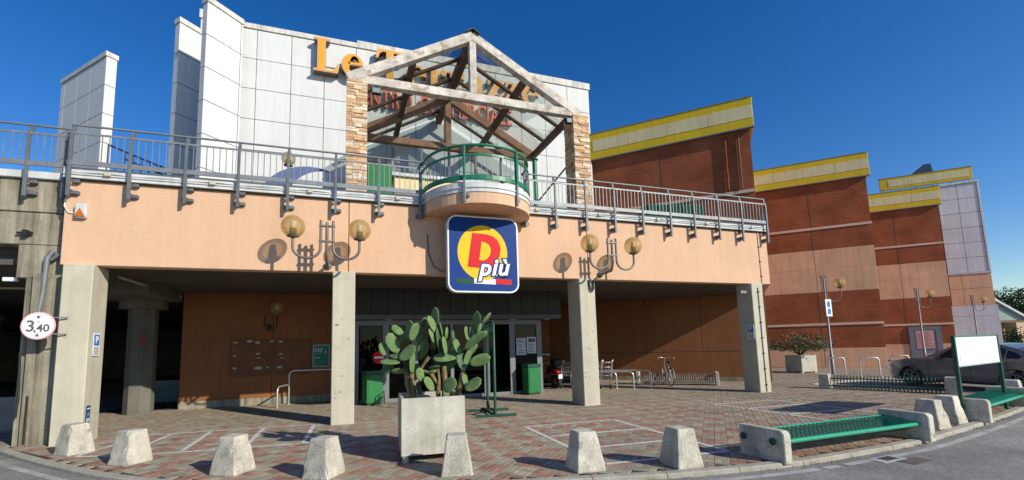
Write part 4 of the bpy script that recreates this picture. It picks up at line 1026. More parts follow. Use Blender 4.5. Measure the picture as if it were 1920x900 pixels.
MB().tube([(6.66, 14.5, 5.45), (6.66, 14.5, 8.62)], 0.085, 14).build('shaft', GREEN, gp); MB().lathe([(0, 0), (0.14, 0), (0.14, 0.03), (0, 0.03)], 14, 0, at(6.66, 14.5, 8.62)).build('cap_plate', GREEN, gp)
tg = empty('terrace_lamp', (-1.72, 14.0, 5.45), 0, 'pale globe lamp on a short post on the terrace behind the left railing', 'lamp')
MB().tube([(-1.72, 14, 5.45), (-1.72, 14, 7.2)], 0.035, 8).build('pole', BLACK, tg); globe_parts(tg, (-1.72, 14, 7.5), 0.2)
wv = empty('white_awning', (-1.0, 13.2, 5.45), 0, 'low white vaulted awning with painted blue shade band on the terrace behind the left railing', 'awning')
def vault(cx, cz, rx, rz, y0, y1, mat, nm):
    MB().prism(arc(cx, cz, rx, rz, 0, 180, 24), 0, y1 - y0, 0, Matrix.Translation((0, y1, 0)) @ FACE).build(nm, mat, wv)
vault(-1.04, 5.95, 1.3, 1.06, 13.25, 13.6, M('navy_shade', (0.10, 0.14, 0.27), 0.6, 0.1, 3), 'shade_band')  # shade at the awning put in as a solid navy-coloured band
vault(-0.66, 5.85, 0.98, 0.99, 13.1, 13.249, WHITE, 'sheet')
# blue stair rails far left on the terrace
bsr = empty('stair_railing', (-7.6, 20, 5.45), 0, 'dark blue stair railing between the free-standing white walls', 'railing')
for k in range(2):
    MB().tube([(-8.6, 19.5 + k * 1.3, 9.6), (-6.6, 19.9 + k * 1.3, 8.9)], 0.04, 6).build('handrail', M('navy_paint', (0.015, 0.03, 0.12), 0.5, 0.1, 5) if 'navy_paint' not in bpy.data.materials else bpy.data.materials['navy_paint'], bsr)
    for j in range(9):
        t = j / 8; MB().tube([(-8.6 + 2 * t, 19.5 + k * 1.3 + 0.4 * t, 5.45), (-8.6 + 2 * t, 19.5 + k * 1.3 + .4 * t, 9.6 - 0.7 * t)], 0.022, 5).build('baluster', bpy.data.materials['navy_paint'], bsr)
MB().box(-8.7, -6.5, 21.2, 21.4, 5.45, 8.6).build('stair_side', bpy.data.materials['navy_paint'], bsr)
# ================================================================== BRICK WINGS
def wing(x, y, L_, label, bands, depth=9.6, z0=0.0, parapet=True, lines=(), joints=None):
    r = empty('brick_wing', (x, y, 0), R(-45), label, 'building', 'brick wings with yellow parapets')
    def lb(name, x0, x1, y0, y1, a, b_, mat, bev=0.0):
        o = MB().box(x0, x1, y0, y1, a, b_).build(name, mat, None, bev); o.parent = r; return o
    lb('core', -L_ + 0.05, -0.03, 0.06, depth, z0, 11.5, BRICK)
    for a, b_, kind in bands:
        if kind == 'brick':
            lb('brick_band', -L_, 0, 0.0, 0.3, a, b_, BRICK)
        elif kind == 'line':
            lb('string_course', -L_, 0.03, -0.035, 0.3, a, b_, LINE, 0.004)
        else:
            x1 = 0.0; q = [0] + list(joints or (-2.7, -5.4, -8.1))
            for u, v in zip(q[:-1], q[1:]):
                u2 = max(v, -L_)
                if u <= -L_: break
                lb('wall_panel', u2 + 0.012, u - 0.012, -0.01, 0.3, a + 0.012, b_ - 0.012, PEACHW, 0.006)
            lb('joint_backing', -L_, -0.002, -0.004, 0.055, a + 0.002, b_ - 0.002, LINE)
    lb('side_brick', -0.025, 0.0, 0.31, depth, z0, 10.6, BRICK)
    for v in (joints or ())[:1]:
        lb('expansion_joint', v - 0.018, v + 0.018, -0.006, 0.02, z0 + 0.02, 10.62, JOINT)
    if parapet:
        lb('parapet', -L_ - 0.02, 0.16, -0.16, 0.3, 10.64, 11.93, YEL, 0.01)
        lb('parapet_return', 0.02, 0.158, 0.31, depth, 10.64, 11.925, YEL)
        lb('parapet_trim', -L_ - 0.03, 0.18, -0.18, 0.32, 11.932, 11.965, FRAME)
        lb('parapet_trim', -L_ - 0.03, 0.17, -0.17, 0.0, 10.60, 10.638, FRAME)
        n = max(2, round(L_ / 1.5)); w = (L_ + 0.02) / n
        for k in range(n):
            lb('cream_panel', -L_ + 0.12 + k * w + 0.01, -L_ + 0.12 + (k + 1) * w - 0.015, -0.172, -0.158, 11.02, 11.58, CREAM, 0.003)
    return r
BB = [(0.0, 1.1, 'peach'), (1.1, 2.37, 'brick'), (2.37, 2.5, 'line'), (2.5, 4.26, 'brick'), (4.26, 5.58, 'peach'), (5.58, 6.7, 'peach'), (6.7, 7.9, 'brick'), (7.9, 8.03, 'line'), (8.03, 10.64, 'brick')]
w1 = wing(16.17, 13.32, 6.75, 'nearest brick wing, its yellow parapet next to the white panel wall', [(3.75, 7.85, 'brick'), (7.85, 7.98, 'line'), (7.98, 10.64, 'brick')], z0=3.75, joints=(-3.6, -7))
w2 = wing(27.47, 15.77, 9.0, 'middle brick wing with peach bands, behind the nearest street lamp', BB, joints=(-2.72, -5.4, -9.1))
w3 = wing(38.65, 18.12, 9.0, 'far brick wing with the grey framed door and pink poster', BB, joints=(-2.4, -5.4, -9.1))
for x, z0, z1 in ((-0.95, 8.05, 10.6), (-0.45, 8.05, 10.5)):
    o = MB().tube([(x, -0.05, z0), (x, -0.05, z1)], 0.035, 6).build('downpipe', BRICK if x < -0.6 else TIMBERD); o.parent = w1
# door frame and pink poster on the far wing
fd = empty('service_door', (38.65, 18.12, 0), R(-45)); fd.parent = w3; fd.location = (0, 0, 0); fd.rotation_euler = (0, 0, 0); WM[fd.name] = Matrix.Translation((38.65, 18.12, 0)) @ Matrix.Rotation(R(-45), 4, 'Z')
DFM = M('door_surround_grey', (0.17, 0.18, 0.20), 0.7, 0.1, 3)
for b_ in ((-2.36, -2.08, -0.07, 0.0, 0, 2.28), (-0.98, -0.7, -0.07, 0.0, 0, 2.28), (-2.08, -0.98, -0.07, 0.0, 2.05, 2.28)):
    o = MB().box(*b_).build('surround', DFM); o.parent = fd
o = MB().box(-2.08, -0.98, -0.05, -0.012, 0, 2.05).build('leaf', DFM); o.parent = fd
po = empty('pink_poster', (38.65, 18.12, 0), R(-45), 'pink printed poster on the grey framed door of the far brick wing', 'poster')
o = MB().box(-2.02, -1.1, -0.075, -0.055, 0.78, 2.0).build('sheet', M('pink_paper', (0.62, 0.33, 0.30), 0.8, 0.08, 6)); o.parent = po
b = MB()
for k in range(13):
    b.box(-1.96, -1.17 - 0.12 * ((k * 7) % 3), -0.079, -0.074, 0.88 + k * 0.08, 0.905 + k * 0.08)
o = b.build('print', M('poster_ink', (0.35, 0.10, 0.10), 0.8, 0.2, 20)); o.parent = po; o['kind'] = 'stuff'
# grey panelled block at the far end
pb = empty('panel_block', (46.78, 19.36, 0), R(-45), 'far block of pale grey square panels with a yellow parapet on top', 'building')
def pbx(name, b_, mat, bev=0.0):
    o = MB().box(*b_).build(name, mat, None, bev); o.parent = pb
pbx('core', (-2.42, -0.03, 0.05, 9, 0, 13.5), JOINT)
for k in range(6):
    for j in range(2):
        pbx('panel', (-2.42 + j * 1.16 + 0.015, -2.42 + (j + 1) * 1.16 - 0.015, 0.0, 0.06, 6.45 + k * 1.18 + 0.015, 6.45 + (k + 1) * 1.18 - 0.015), WHITED, 0.006)
    pbx('corner_panel', (-0.085, 0.03, -0.03, 0.2, 6.45 + k * 1.18 + 0.01, 6.45 + (k + 1) * 1.18 - 0.01), WHITED, 0.006)
pbx('capping', (-8, 0.06, -0.06, 0.3, 13.54, 13.7), TRIM, 0.01)
pbx('ledge', (-2.45, 0.05, -0.05, 0.2, 6.33, 6.44), TRIM, 0.01)
for a, b_ in ((5.2, 6.32), (3.9, 5.18)):
    for u, v in ((-2.42, -1.7), (-1.68, 0.0)): pbx('wall_panel', (u, v, 0.0, 0.1, a, b_), PEACHW, 0.006)
for a, b_ in ((3.05, 3.88), (1.5, 3.03), (0, 1.48)):
    for u, v in ((-2.5, -1.25), (-1.235, 0.1)): pbx('panel', (u, v, -0.03, 0.1, a, b_), WHITED, 0.006)
pbx('parapet', (-5.85, -0.2, 0.05, 0.3, 13.88, 14.85), YEL, 0.01)
pbx('parapet_trim', (-5.9, -0.15, 0.03, 0.32, 14.852, 14.9), FRAME)
for k in range(4): pbx('cream_panel', (-5.3 + k * 1.24, -5.3 + (k + 1) * 1.24 - 0.02, 0.035, 0.055, 14.1, 14.66), CREAM)
for k in range(6): pbx('strut', (-5.7 + k * 1.05, -5.66 + k * 1.05, 0.15, 0.2, 13.5, 13.9), FRAME)
pbx('roof_edge', (-8, -2.42, 0.1, 0.4, 13.3, 13.5), TRIM)
o = MB().prism([(-4.9, 14.5), (-2.6, 14.5), (-2.75, 15.9), (-3.2, 15.9)], -0.4, 0.4, 0, Matrix.Translation((0.6, 1.5, 0)) @ FACE).build('roof_vent', M('vent_blue', (0.03, 0.06, 0.12), 0.5, 0.2, 3)); o.parent = pb

# ================================================================== STREET FURNITURE
def bollard_mesh():
    b = MB(); B, T, h = 0.215, 0.135, 0.52
    b.add([(-B, -B, 0), (B, -B, 0), (B, B, 0), (-B, B, 0), (-T, -T, h), (T, -T, h), (T, T, h), (-T, T, h)], [(3, 2, 1, 0), (4, 5, 6, 7), (0, 1, 5, 4), (1, 2, 6, 5), (2, 3, 7, 6), (3, 0, 4, 7)])
    return b
BOLL = [(-4.545, 9.93, 54, 'concrete bollard in front of the leftmost column, first along the kerb from the left'),
        (-3.235, 8.66, 56, 'concrete bollard second from the left, before the dark car park opening'),
        (-1.52, 7.36, 60, 'concrete bollard third along the kerb from the left, in front of the notice board'),
        (-0.27, 6.64, 55, 'chipped concrete bollard with a broken base edge, in front of the second column'),
        (1.46, 6.05, -14, 'concrete bollard standing against the front of the cactus planter'),
        (3.13, 5.52, -4, 'concrete bollard between the planter and the rod bench, on the white bay markings'),
        (4.43, 5.16, -2, 'concrete bollard just left of the low bench with green rods'),
        (10.33, 5.36, 4, 'concrete bollard just right of the bench with green rods'),
        (11.2, 5.52, 8, 'concrete bollard under the left post of the white noticeboard'),
        (16.15, 6.62, 12, 'farthest concrete bollard at the right edge, beside the mesh bench')]
b0 = None
for i, (x, y, a, lab) in enumerate(BOLL):
    b = bollard_mesh(); o = b.build('bollard', CONC, None, 0.022, 2)
    bm = bmesh.new(); bm.from_mesh(o.data)
    bmesh.ops.subdivide_edges(bm, edges=[e for e in bm.edges if e.calc_length() > 0.1], cuts=5, use_grid_fill=True)
    for v in bm.verts:
        n = noise.noise(Vector((v.co.x * 7 + i * 3.1, v.co.y * 7, v.co.z * 7)))
        k = 0.008 * n
        if v.co.z < 0.05 and v.co.z > 0.001: k -= 0.012 * abs(noise.noise(Vector((v.co.x * 22, v.co.y * 22, i)))) * (3 if i == 3 else 1.3)
        if noise.noise(Vector((v.co.x * 5 + i * 7.7, v.co.y * 5, v.co.z * 6 + i))) > 0.38 and abs(abs(v.co.x) - abs(v.co.y)) < 0.035: k -= 0.02
        if v.co.z > 0.001: v.co += Vector((v.co.x, v.co.y, 0)).normalized() * k
    bm.to_mesh(o.data); bm.free()
    for p in o.data.polygons: p.use_smooth = False
    o.location = (x, y, -0.006); o.rotation_euler = (R(rnd.uniform(-1.2, 1.2)), R(rnd.uniform(-1.2, 1.2)), R(a))
    tag(o, lab, 'bollard', 'concrete bollards along the kerb')

# benches: two concrete end slabs with a green seat
def end_slab(x, root, y0=-0.36, y1=0.36, h=0.43):
    b = MB(); T = Matrix.Translation((x - 0.07, 0, 0)) @ Matrix(((0, 0, 1, 0), (1, 0, 0, 0), (0, 1, 0, 0), (0, 0, 0, 1)))
    p = [(y0, -0.02), (y1, -0.02), (y1, h)] + [(y0 + 0.05, h)] + [(y0 + 0.02, h - 0.015), (y0, h - 0.05)]
    b.prism(p, 0, 0.14, 0, T)
    o = b.build('end_slab', CONC, None, 0.012); o.parent = root
    return o
bn = empty('rod_bench', (7.42, 5.02, 0), R(1.0), 'low bench with a seat of curved green steel rods between two concrete slabs', 'bench', 'benches with concrete ends')
for x in (-1.63, 1.63): end_slab(x, bn)
b = MB(); b.tube([(-1.56, -0.22, 0.25), (1.56, -0.22, 0.25)], 0.034, 10); o = b.build('front_tube', GREENS); o.parent = bn
b = MB(); b.tube([(-1.56, 0.27, 0.325), (1.56, 0.27, 0.325)], 0.02, 8); o = b.build('rear_tube', GREENS); o.parent = bn
b = MB(); b.add([(x, y, z) for y, z in ((0.24, 0.30), (0.12, 0.16), (-0.06, 0.135), (-0.2, 0.2)) for x in (-1.54, 1.54)], [(0, 1, 3, 2), (2, 3, 5, 4), (4, 5, 7, 6)]); o = b.build('under_shade', SEATD); o.parent = bn  # dark sheet added in place of the shaded lower rods
rod = None
for k in range(32):
    x = -1.5 + 3.0 * k / 31
    if rod is None:
        b = MB(); b.tube([(0, 0.27, 0.33), (0, 0.02, 0.318), (0, -0.22, 0.28)], 0.0075, 5)
        o = b.build('rod', GREENS); rod = o.data
    else: o = piece('rod', rod, None)
    o.parent = bn; o.location = (x, 0, 0)
for x in (-1.715, ):
    for y in (-0.2, 0.27):
        o = MB().lathe([(0, 0), (0.05, 0), (0.05, 0.008), (0, 0.01)], 12, 0, Matrix.Translation((x, y, 0.27)) @ Matrix.Rotation(R(-90), 4, 'Y')).build('fixing_plate', GREEND); o.parent = bn
b3 = empty('mesh_bench', (13.35, 5.86, 0), R(11.5), 'low bench with a green mesh seat between concrete slabs, below the white noticeboard', 'bench', 'benches with concrete ends')
for x in (-1.62, 1.62): end_slab(x, b3)
b = MB(); b.tube([(-1.55, -0.22, 0.25), (1.55, -0.22, 0.25)], 0.034, 10); o = b.build('front_tube', GREENS); o.parent = b3
b = MB(); b.add([(-1.55, -0.22, 0.28), (1.55, -0.22, 0.28), (1.55, 0.02, 0.325), (-1.55, 0.02, 0.325), (1.55, 0.28, 0.35), (-1.55, 0.28, 0.35)], [(0, 1, 2, 3), (3, 2, 4, 5)])
b.add([(x, y, z - 0.02) for x, y, z in ((-1.55, -0.22, 0.28), (1.55, -0.22, 0.28), (1.55, 0.28, 0.35), (-1.55, 0.28, 0.35))], [(3, 2, 1, 0)])
o = b.build('seat', GREEN); o.parent = b3
for k in range(40):
    o = MB().box(-1.53 + k * 0.078, -1.515 + k * 0.078, -0.2, 0.27, 0.352, 0.36).build('seat_rib', GREENS) if k == 0 else piece('seat_rib', o.data, None)
    o.parent = b3; o.location = (k * 0.078, 0, 0) if k else (0, 0, 0)
    if k: pass
# bike racks: V rods between rails, concrete feet
def bike_rack(p0, p1, matr, label, n, foot, h=0.44, flip=1):
    a = Vector(p0); e = Vector(p1); d = e - a; L_ = d.length
    r = empty('bike_rack', (a.x, a.y, 0), math.atan2(d.y, d.x), label, 'bike rack', 'bike racks with concrete feet')
    for x in (0.0, L_):
        b = MB(); b.add([(x - .16, -.2, -.02), (x + .16, -.2, -.02), (x + .16, .2, -.02), (x - .16, .2, -.02), (x - .13, -.17, h + .04), (x + .13, -.17, h + .04), (x + .13, .17, h + .04), (x - .13, .17, h + .04)], [(3, 2, 1, 0), (4, 5, 6, 7), (0, 1, 5, 4), (1, 2, 6, 5), (2, 3, 7, 6), (3, 0, 4, 7)])
        if not foot: b = MB().box(x - 0.06, x + 0.06, -0.26, 0.2, -0.02, h + 0.06)
        o = b.build('foot', CONC, None, 0.012); o.parent = r
    s = flip
    for nm, y, z in (('rail', s * -0.2, 0.12), ('rail', s * 0.12, 0.33), ('rail', s * 0.12, 0.08)):
        b = MB(); b.tube([(0.12, y, z), (L_ - 0.12, y, z)], 0.02, 6); o = b.build(nm, matr); o.parent = r
    for x in (0.14, L_ - 0.14):
        b = MB(); b.tube([(x, s * -0.2, 0.12), (x, s * 0.12, 0.3)], 0.014, 6); o = b.build('stay', matr); o.parent = r
    me = None
    for k in range(n):
        x = 0.25 + (L_ - 0.5) * k / (n - 1)
        if me is None:
            b = MB(); b.tube([(0, s * 0.17, 0.36), (0, s * 0.1, h), (0, s * 0.02, h - 0.06), (0, s * -0.02, 0.2), (0, s * -0.12, 0.13), (0, s * -0.2, 0.12), (0, s * -0.24, 0.07), (0, s * -0.16, 0.03), (0, s * 0.1, 0.04)], 0.015, 5)
            o = b.build('loop', matr); me = o.data
        else: o = piece('loop', me, None)
        o.parent = r; o.location = (x, 0, 0)
    return r
bike_rack((15.42, 10.75), (16.62, 8.02), GREEND, 'dark green bike rack on concrete feet in front of the parked car', 30, True)
bike_rack((11.35, 15.35), (13.5, 13.45), LAMPM, 'grey steel bike rack along the shaded brown wall, with the bicycle in it', 30, False)
# white noticeboard on green posts
nbd = empty('noticeboard', (12.95, 5.74, 0), R(10.3), 'blank white noticeboard on dark green posts behind the mesh bench', 'noticeboard')
for x in (-1.34, 1.34):
    o = MB().box(x - 0.034, x + 0.034, -0.03, 0.03, -0.02, 1.68).build('post', GREEND, None, 0.006); o.parent = nbd
o = MB().box(-1.306, 1.306, -0.012, 0.012, 1.07, 1.645).build('panel', M('white_board', (0.80, 0.81, 0.80), 0.5, 0.04, 2, spot=0.3, spotcol=(0.5, 0.52, 0.55), spotscale=3)); o.parent = nbd
o = MB().box(-1.305, 1.305, -0.025, 0.025, 1.646, 1.675).build('top_rail', GREEN, None, 0.004); o.parent = nbd
o = MB().box(-1.305, 1.305, -0.02, 0.02, 1.045, 1.069).build('bottom_rail', M('pale_green', (0.3, 0.42, 0.4), 0.5, 0.1, 4)); o.parent = nbd
b = MB()
for k in range(9):
    p = [(-1.0 + 0.22 * k + rnd.uniform(-.1, .1), -0.0135, 1.15 + rnd.uniform(0, .4)) for _ in (0, 1)]
    b.tube([p[0], (p[0][0] + rnd.uniform(-.1, .15), -0.0135, p[0][2] + rnd.uniform(-.12, .12)), p[1]], 0.0025, 4)
o = b.build('scribble', M('faint_ink', (0.55, 0.57, 0.6), 0.7, 0.1, 5)); o.parent = nbd; o['kind'] = 'stuff'
# tall green stand in front of the entrance
gs = empty('green_stand', (3.49, 10.7, 0), 0, 'tall dark green steel hoop stand on two flat feet in front of the entrance', 'stand')
b = MB(); b.tube([(3.43, 10.23, 0.05), (3.43, 10.23, 2.22), (3.43, 10.3, 2.3), (3.55, 11.12, 2.3), (3.55, 11.2, 2.22), (3.55, 11.2, 0.05)], 0.034, 10); b.build('hoop', GREEND, gs)
b = MB(); b.tube([(3.45, 10.3, 2.2), (3.53, 11.1, 2.2)], 0.012, 6)
for k in range(4): b.tube([(3.46 + k * .02, 10.45 + k * .2, 2.2), (3.46 + k * .02, 10.45 + k * .2, 2.1), (3.5 + k * .02, 10.45 + k * .2, 2.08)], 0.008, 5)
b.build('hook_rail', GREEND, gs)
b = MB(); b.beam((2.97, 10.3, 0.03), (3.95, 10.17, 0.03), 0.07, 0.06); b.build('foot_bar', GREEND, gs, 0.008)
b = MB(); b.beam((3.05, 11.28, 0.03), (4.1, 11.12, 0.03), 0.07, 0.06); b.build('foot_bar', GREEND, gs, 0.008)
b = MB(); b.tube([(3.42, 10.25, 0.05), (3.2, 10.6, 0.16), (3.5, 10.9, 0.1), (3.55, 11.2, 0.25)], 0.03, 8); b.tube([(3.43, 10.24, 0.06), (3.52, 10.7, 0.12), (3.55, 11.18, 0.07)], 0.025, 8); b.build('tie_bar', BLACK, gs)
# litter bins by the doors
def litter_bin(x, y, rz, label):
    r = empty('litter_bin', (x, y, 0), rz, label, 'bin', 'green litter bins at the entrance')
    for nm, b_, m_, bv in (('body', (-.26, .26, -.2, .2, .06, .92), GREENB, .012), ('lid', (-.28, .28, -.22, .22, .925, 1.04), GREEND, .02), ('door', (-.22, .22, -.212, -.2, .12, .88), GREENB, .006), ('base', (-.22, .22, -.17, .17, 0, .06), BLACK, 0)):
        o = MB().box(*b_).build(nm, m_, None, bv); o.parent = r
    o = MB().box(0.262, 0.268, -0.13, 0.13, 0.76, 0.86).build('slot', BLACK); o.parent = r
litter_bin(0.78, 14.2, R(20), 'green litter bin left of the doors, just right of the second column')
litter_bin(6.15, 14.27, R(10), 'green litter bin below the posters on the right of the doors')
hp = empty('folding_prop', (1.0, 13.9, 0), 0, 'thin bent black tube leaning at the foot of the left green bin', 'tube')
b = MB(); b.tube([(0.95, 13.88, 0.02), (0.95, 13.88, 0.3), (1.1, 13.88, 0.42), (1.12, 13.88, 0.05)], 0.02, 6); b.build('bent_tube', BLACK, hp)
# trolley rails
def trolley_rail(pts, name, label, grp):
    r = empty(name, pts[0], 0, label, 'rail', grp)
    MB().tube(pts, 0.026, 10).build('tube', STEELW, r)
    MB().lathe([(0, 0), (.06, 0), (.06, .012), (0, .012)], 12, 0, at(pts[0][0], pts[0][1], 0)).build('foot_plate', STEELW, r)
def bend(p, q, z):
    p = Vector(p); q = Vector(q); d = (q - p).normalized()
    return [(p.x, p.y, 0), (p.x, p.y, z - 0.14)] + [(p.x + d.x * 0.14 * (1 - math.cos(R(t))), p.y + d.y * 0.14 * (1 - math.cos(R(t))), z - 0.14 + 0.14 * math.sin(R(t))) for t in (30, 60, 90)] + [(q.x, q.y, z)]
G3 = 'steel trolley bay rails right of the third column'
trolley_rail(bend((9.49, 14.14), (7.4, 16.0), 0.62), 'trolley_rail', 'leftmost of three low steel trolley rails, nearest the third column', G3)
trolley_rail(bend((10.07, 13.91), (7.98, 15.8), 0.62), 'trolley_rail', 'middle of three low steel trolley rails', G3)
trolley_rail(bend((10.66, 13.67), (8.5, 15.6), 0.66), 'trolley_rail', 'rightmost of three low steel trolley rails, nearest the bicycle', G3)
trolley_rail(bend((-1.96, 14.84), (-1.73, 15.6), 0.62), 'handrail', 'low bent steel rail with a sunlit upright near the dark back wall', 'steel handrails by the notice board')
trolley_rail(bend((-1.73, 15.66), (-0.2, 15.6), 1.06), 'handrail', 'taller steel rail in front of the green trolley sign', 'steel handrails by the notice board')
# shopping trolleys
def trolley():
    r = empty('shopping_trolley', (0, 0, 0), 0, 'x', 'trolley', 'nested shopping trolleys')
    b = MB()
    xb0, xb1 = -0.38, 0.38
    def ringz(z, x0, x1, w): return [(x0, -w, z), (x1, -w, z), (x1, w, z), (x0, w, z)]
    for z, x0, x1, w in ((0.98, -.42, .40, .27), (0.8, -.40, .38, .255), (0.62, -.36, .36, .24), (0.48, -.33, .34, .23)):
        b.tube(ringz(z, x0, x1, w), 0.008, 5, closed=True)
    for k in range(9):
        t = k / 8
        for s in (-1, 1): b.tube([(-.33 + .67 * t, s * .23, .48), (-.42 + .82 * t, s * .27, .98)], 0.004, 4)
    for k in range(6):
        t = k / 5 * 2 - 1
        for xx0, xx1 in ((-.33, -.42), (.34, .40)): b.tube([(xx0, t * .23, .48), (xx1, t * .27, .98)], 0.004, 4)
        b.tube([(-.33, t * .23, .48), (.34, t * .23, .48)], 0.004, 4)
    o = b.build('basket', STEELW); o.parent = r
    b = MB()
    for s in (-1, 1): b.tube([(.42, s * .26, 1.02), (.36, s * .26, .42), (.34, s * .26, .16), (-.4, s * .2, .14)], 0.014, 6)
    b.tube([(-.4, -.2, .14), (-.4, .2, .14)], 0.014, 6)
    o = b.build('frame', STEELW); o.parent = r
    b = MB(); b.tube([(.44, -.29, 1.03), (.44, .29, 1.03)], 0.03, 8); o = b.build('handle', SWHT); o.parent = r
    o = MB().box(.40, .43, -.2, .2, .84, .96).build('flap', SRED); o.parent = r
    for x, y in ((.34, .24), (.34, -.24), (-.38, .19), (-.38, -.19)):
        b = MB(); b.lathe([(0, -.015), (.06, -.015), (.06, .015), (0, .015)], 12, 0, Matrix.Translation((x, y, .06)) @ Matrix.Rotation(R(90), 4, 'X')); o = b.build('castor', BLACK); o.parent = r
    return r
t0 = trolley()
labs = ['front shopping trolley with white handle, right of the third column', 'second shopping trolley in the nested row, behind the white handled one', 'third shopping trolley in the nested row, hidden partly by the third column', 'fourth shopping trolley in the nested row, left of the third column', 'fifth shopping trolley in the nested row, next to the motor scooter', 'last shopping trolley of the nested row, behind the motor scooter']
for k, lb_ in enumerate(labs):
    o = t0 if k == 0 else copy_tree(t0)
    o.location = (9.25 - 0.30 * k, 14.75 + 0.22 * k, 0); o.rotation_euler = (0, 0, R(-36)); o['label'] = lb_
# motor scooter seen from behind
sc = empty('motor_scooter', (7.62, 15.75, 0), R(100), 'dark motor scooter with red tail light and white number plate, left of the third column', 'scooter')
def pl(o): o.parent = sc; return o
for x, nm in ((-0.28, 'rear_wheel'), (0.98, 'front_wheel')):
    b = MB(); b.lathe([(.12, -.05), (.2, -.06), (.26, -.045), (.28, 0), (.26, .045), (.2, .06), (.12, .05), (.12, -.05)], 20, 0, Matrix.Translation((x, 0, .28)) @ Matrix.Rotation(R(90), 4, 'X')); w = pl(b.build(nm, BLACK))
    b = MB(); b.lathe([(0, -.03), (.12, -.03), (.12, .03), (0, .03)], 14, 0, Matrix.Translation((x, 0, .28)) @ Matrix.Rotation(R(90), 4, 'X')); o = b.build('rim', GALV); o.parent = w
SCB = M('scooter_red', (0.12, 0.012, 0.012), 0.3, 0.1, 4, coat=0.5)
b = MB(); b.ball((-.05, 0, .62), .48, .17, .17); pl(b.build('tail_body', SCB))
b = MB(); b.ball((.05, 0, .80), .42, .15, .07); pl(b.build('seat', BLACK))
b = MB(); b.box(-.55, -.18, -.19, .19, .88, 1.13); pl(b.build('top_case', BLACK, None, .05))
b = MB(); b.ball((.75, 0, .72), .14, .22, .36); pl(b.build('front_shield', SCB))
b = MB(); b.box(.1, .75, -.14, .14, .27, .33); b.tube([(.95, 0, .3), (.72, 0, 1.0)], .03, 8); b.tube([(.7, -.33, 1.03), (.74, 0, 1.0), (.7, .33, 1.03)], .018, 8); pl(b.build('frame', BLACK))
for s in (-1, 1):
    b = MB(); b.tube([(.72, s * .28, 1.03), (.7, s * .36, 1.2)], .008, 5); b.ball((.68, s * .38, 1.24), .015, .07, .045); pl(b.build('mirror', GALV))
pl(MB().box(-.52, -.5, -.1, .1, .62, .68).build('tail_light', SRED, None, .008))
pl(MB().box(-.6, -.585, -.09, .09, .4, .56).build('number_plate', SWHT))
pl(MB().beam((-.3, 0, .5), (-.6, 0, .48), .12, .02).build('mudguard', BLACK))
# bicycle in the wall rack
bi = empty('bicycle', (12.05, 14.45, 0), R(66), 'silver bicycle parked in the grey wall rack, seen from behind', 'bicycle')
def pb_(o): o.parent = bi; return o
for x, nm in ((-.5, 'rear_wheel'), (.55, 'front_wheel')):
    b = MB(); b.tube([(x + .33 * math.cos(R(t)), 0, .345 + .33 * math.sin(R(t))) for t in range(0, 360, 15)], .018, 6, closed=True); w = pb_(b.build(nm, BLACK))
    b = MB(); b.tube([(x + .305 * math.cos(R(t)), 0, .345 + .305 * math.sin(R(t))) for t in range(0, 360, 15)], .011, 5, closed=True)
    for t in range(0, 360, 24): b.tube([(x, 0.02 if t % 48 else -.02, .345), (x + .3 * math.cos(R(t)), 0, .345 + .3 * math.sin(R(t)))], .0025, 3)
    o = b.build('rim', STEELW); o.parent = w
b = MB()
for p, q in (((-.5, 0, .345), (-.05, 0, .3)), ((-.05, 0, .3), (-.2, 0, .82)), ((-.5, 0, .345), (-.18, 0, .74)), ((-.05, 0, .3), (.36, 0, .74)), ((-.19, 0, .76), (.33, 0, .84)), ((.31, 0, .92), (.55, 0, .345))): b.tube([p, q], .017, 6)
pb_(b.build('frame', STEELW))
b = MB(); b.tube([(.3, 0, .9), (.28, 0, 1.04)], .014, 6); b.tube([(.12, -.29, 1.05), (.26, -.22, 1.08), (.3, 0, 1.04), (.26, .22, 1.08), (.12, .29, 1.05)], .012, 6); pb_(b.build('handlebar', STEELW))
b = MB(); b.ball((-.24, 0, .9), .14, .085, .04); b.tube([(-.2, 0, .78), (-.23, 0, .9)], .014, 6); pb_(b.build('saddle', BLACK))
for s in (-1, 1): pb_(MB().tube([(.13, s * .28, 1.05), (.02, s * .3, 1.04)], .018, 6).build('grip', CREAM))
b = MB(); b.tube([(-.5 + .36 * math.cos(R(t)), 0, .345 + .36 * math.sin(R(t))) for t in range(20, 190, 15)], .024, 6); pb_(b.build('mudguard', GALV))
# steel hoops by the lamp
for p0, p1, lb_ in (((20.3, 13.9), (20.75, 13.55), 'steel bike hoop just right of the nearest street lamp'), ((20.75, 12.95), (21.3, 12.55), 'second steel bike hoop from the street lamp'), ((23.6, 13.4), (24.1, 13.0), 'low steel hoop left of the car bonnet'), ((26.5, 13.6), (27.3, 13.0), 'farthest steel hoop, behind the car bonnet')):
    r = empty('bike_hoop', (p0[0], p0[1], 0), 0, lb_, 'bike hoop', 'steel bike hoops')
    b = MB(); b.tube([(*p0, -.05), (*p0, .72), (p0[0] + .05 * (p1[0] - p0[0]) / .6, p0[1] + .05 * (p1[1] - p0[1]) / .6, .8), (p1[0] - .05 * (p1[0] - p0[0]) / .6, p1[1] - .05 * (p1[1] - p0[1]) / .6, .8), (*p1, .72), (*p1, -.05)], 0.03, 8); b.build('tube', STEELW, r)
    for p in (p0, p1): MB().lathe([(0, .0), (.08, .0), (.08, .014), (0, .014)], 12, 0, at(*p, 0)).build('foot_plate', STEELW, r)

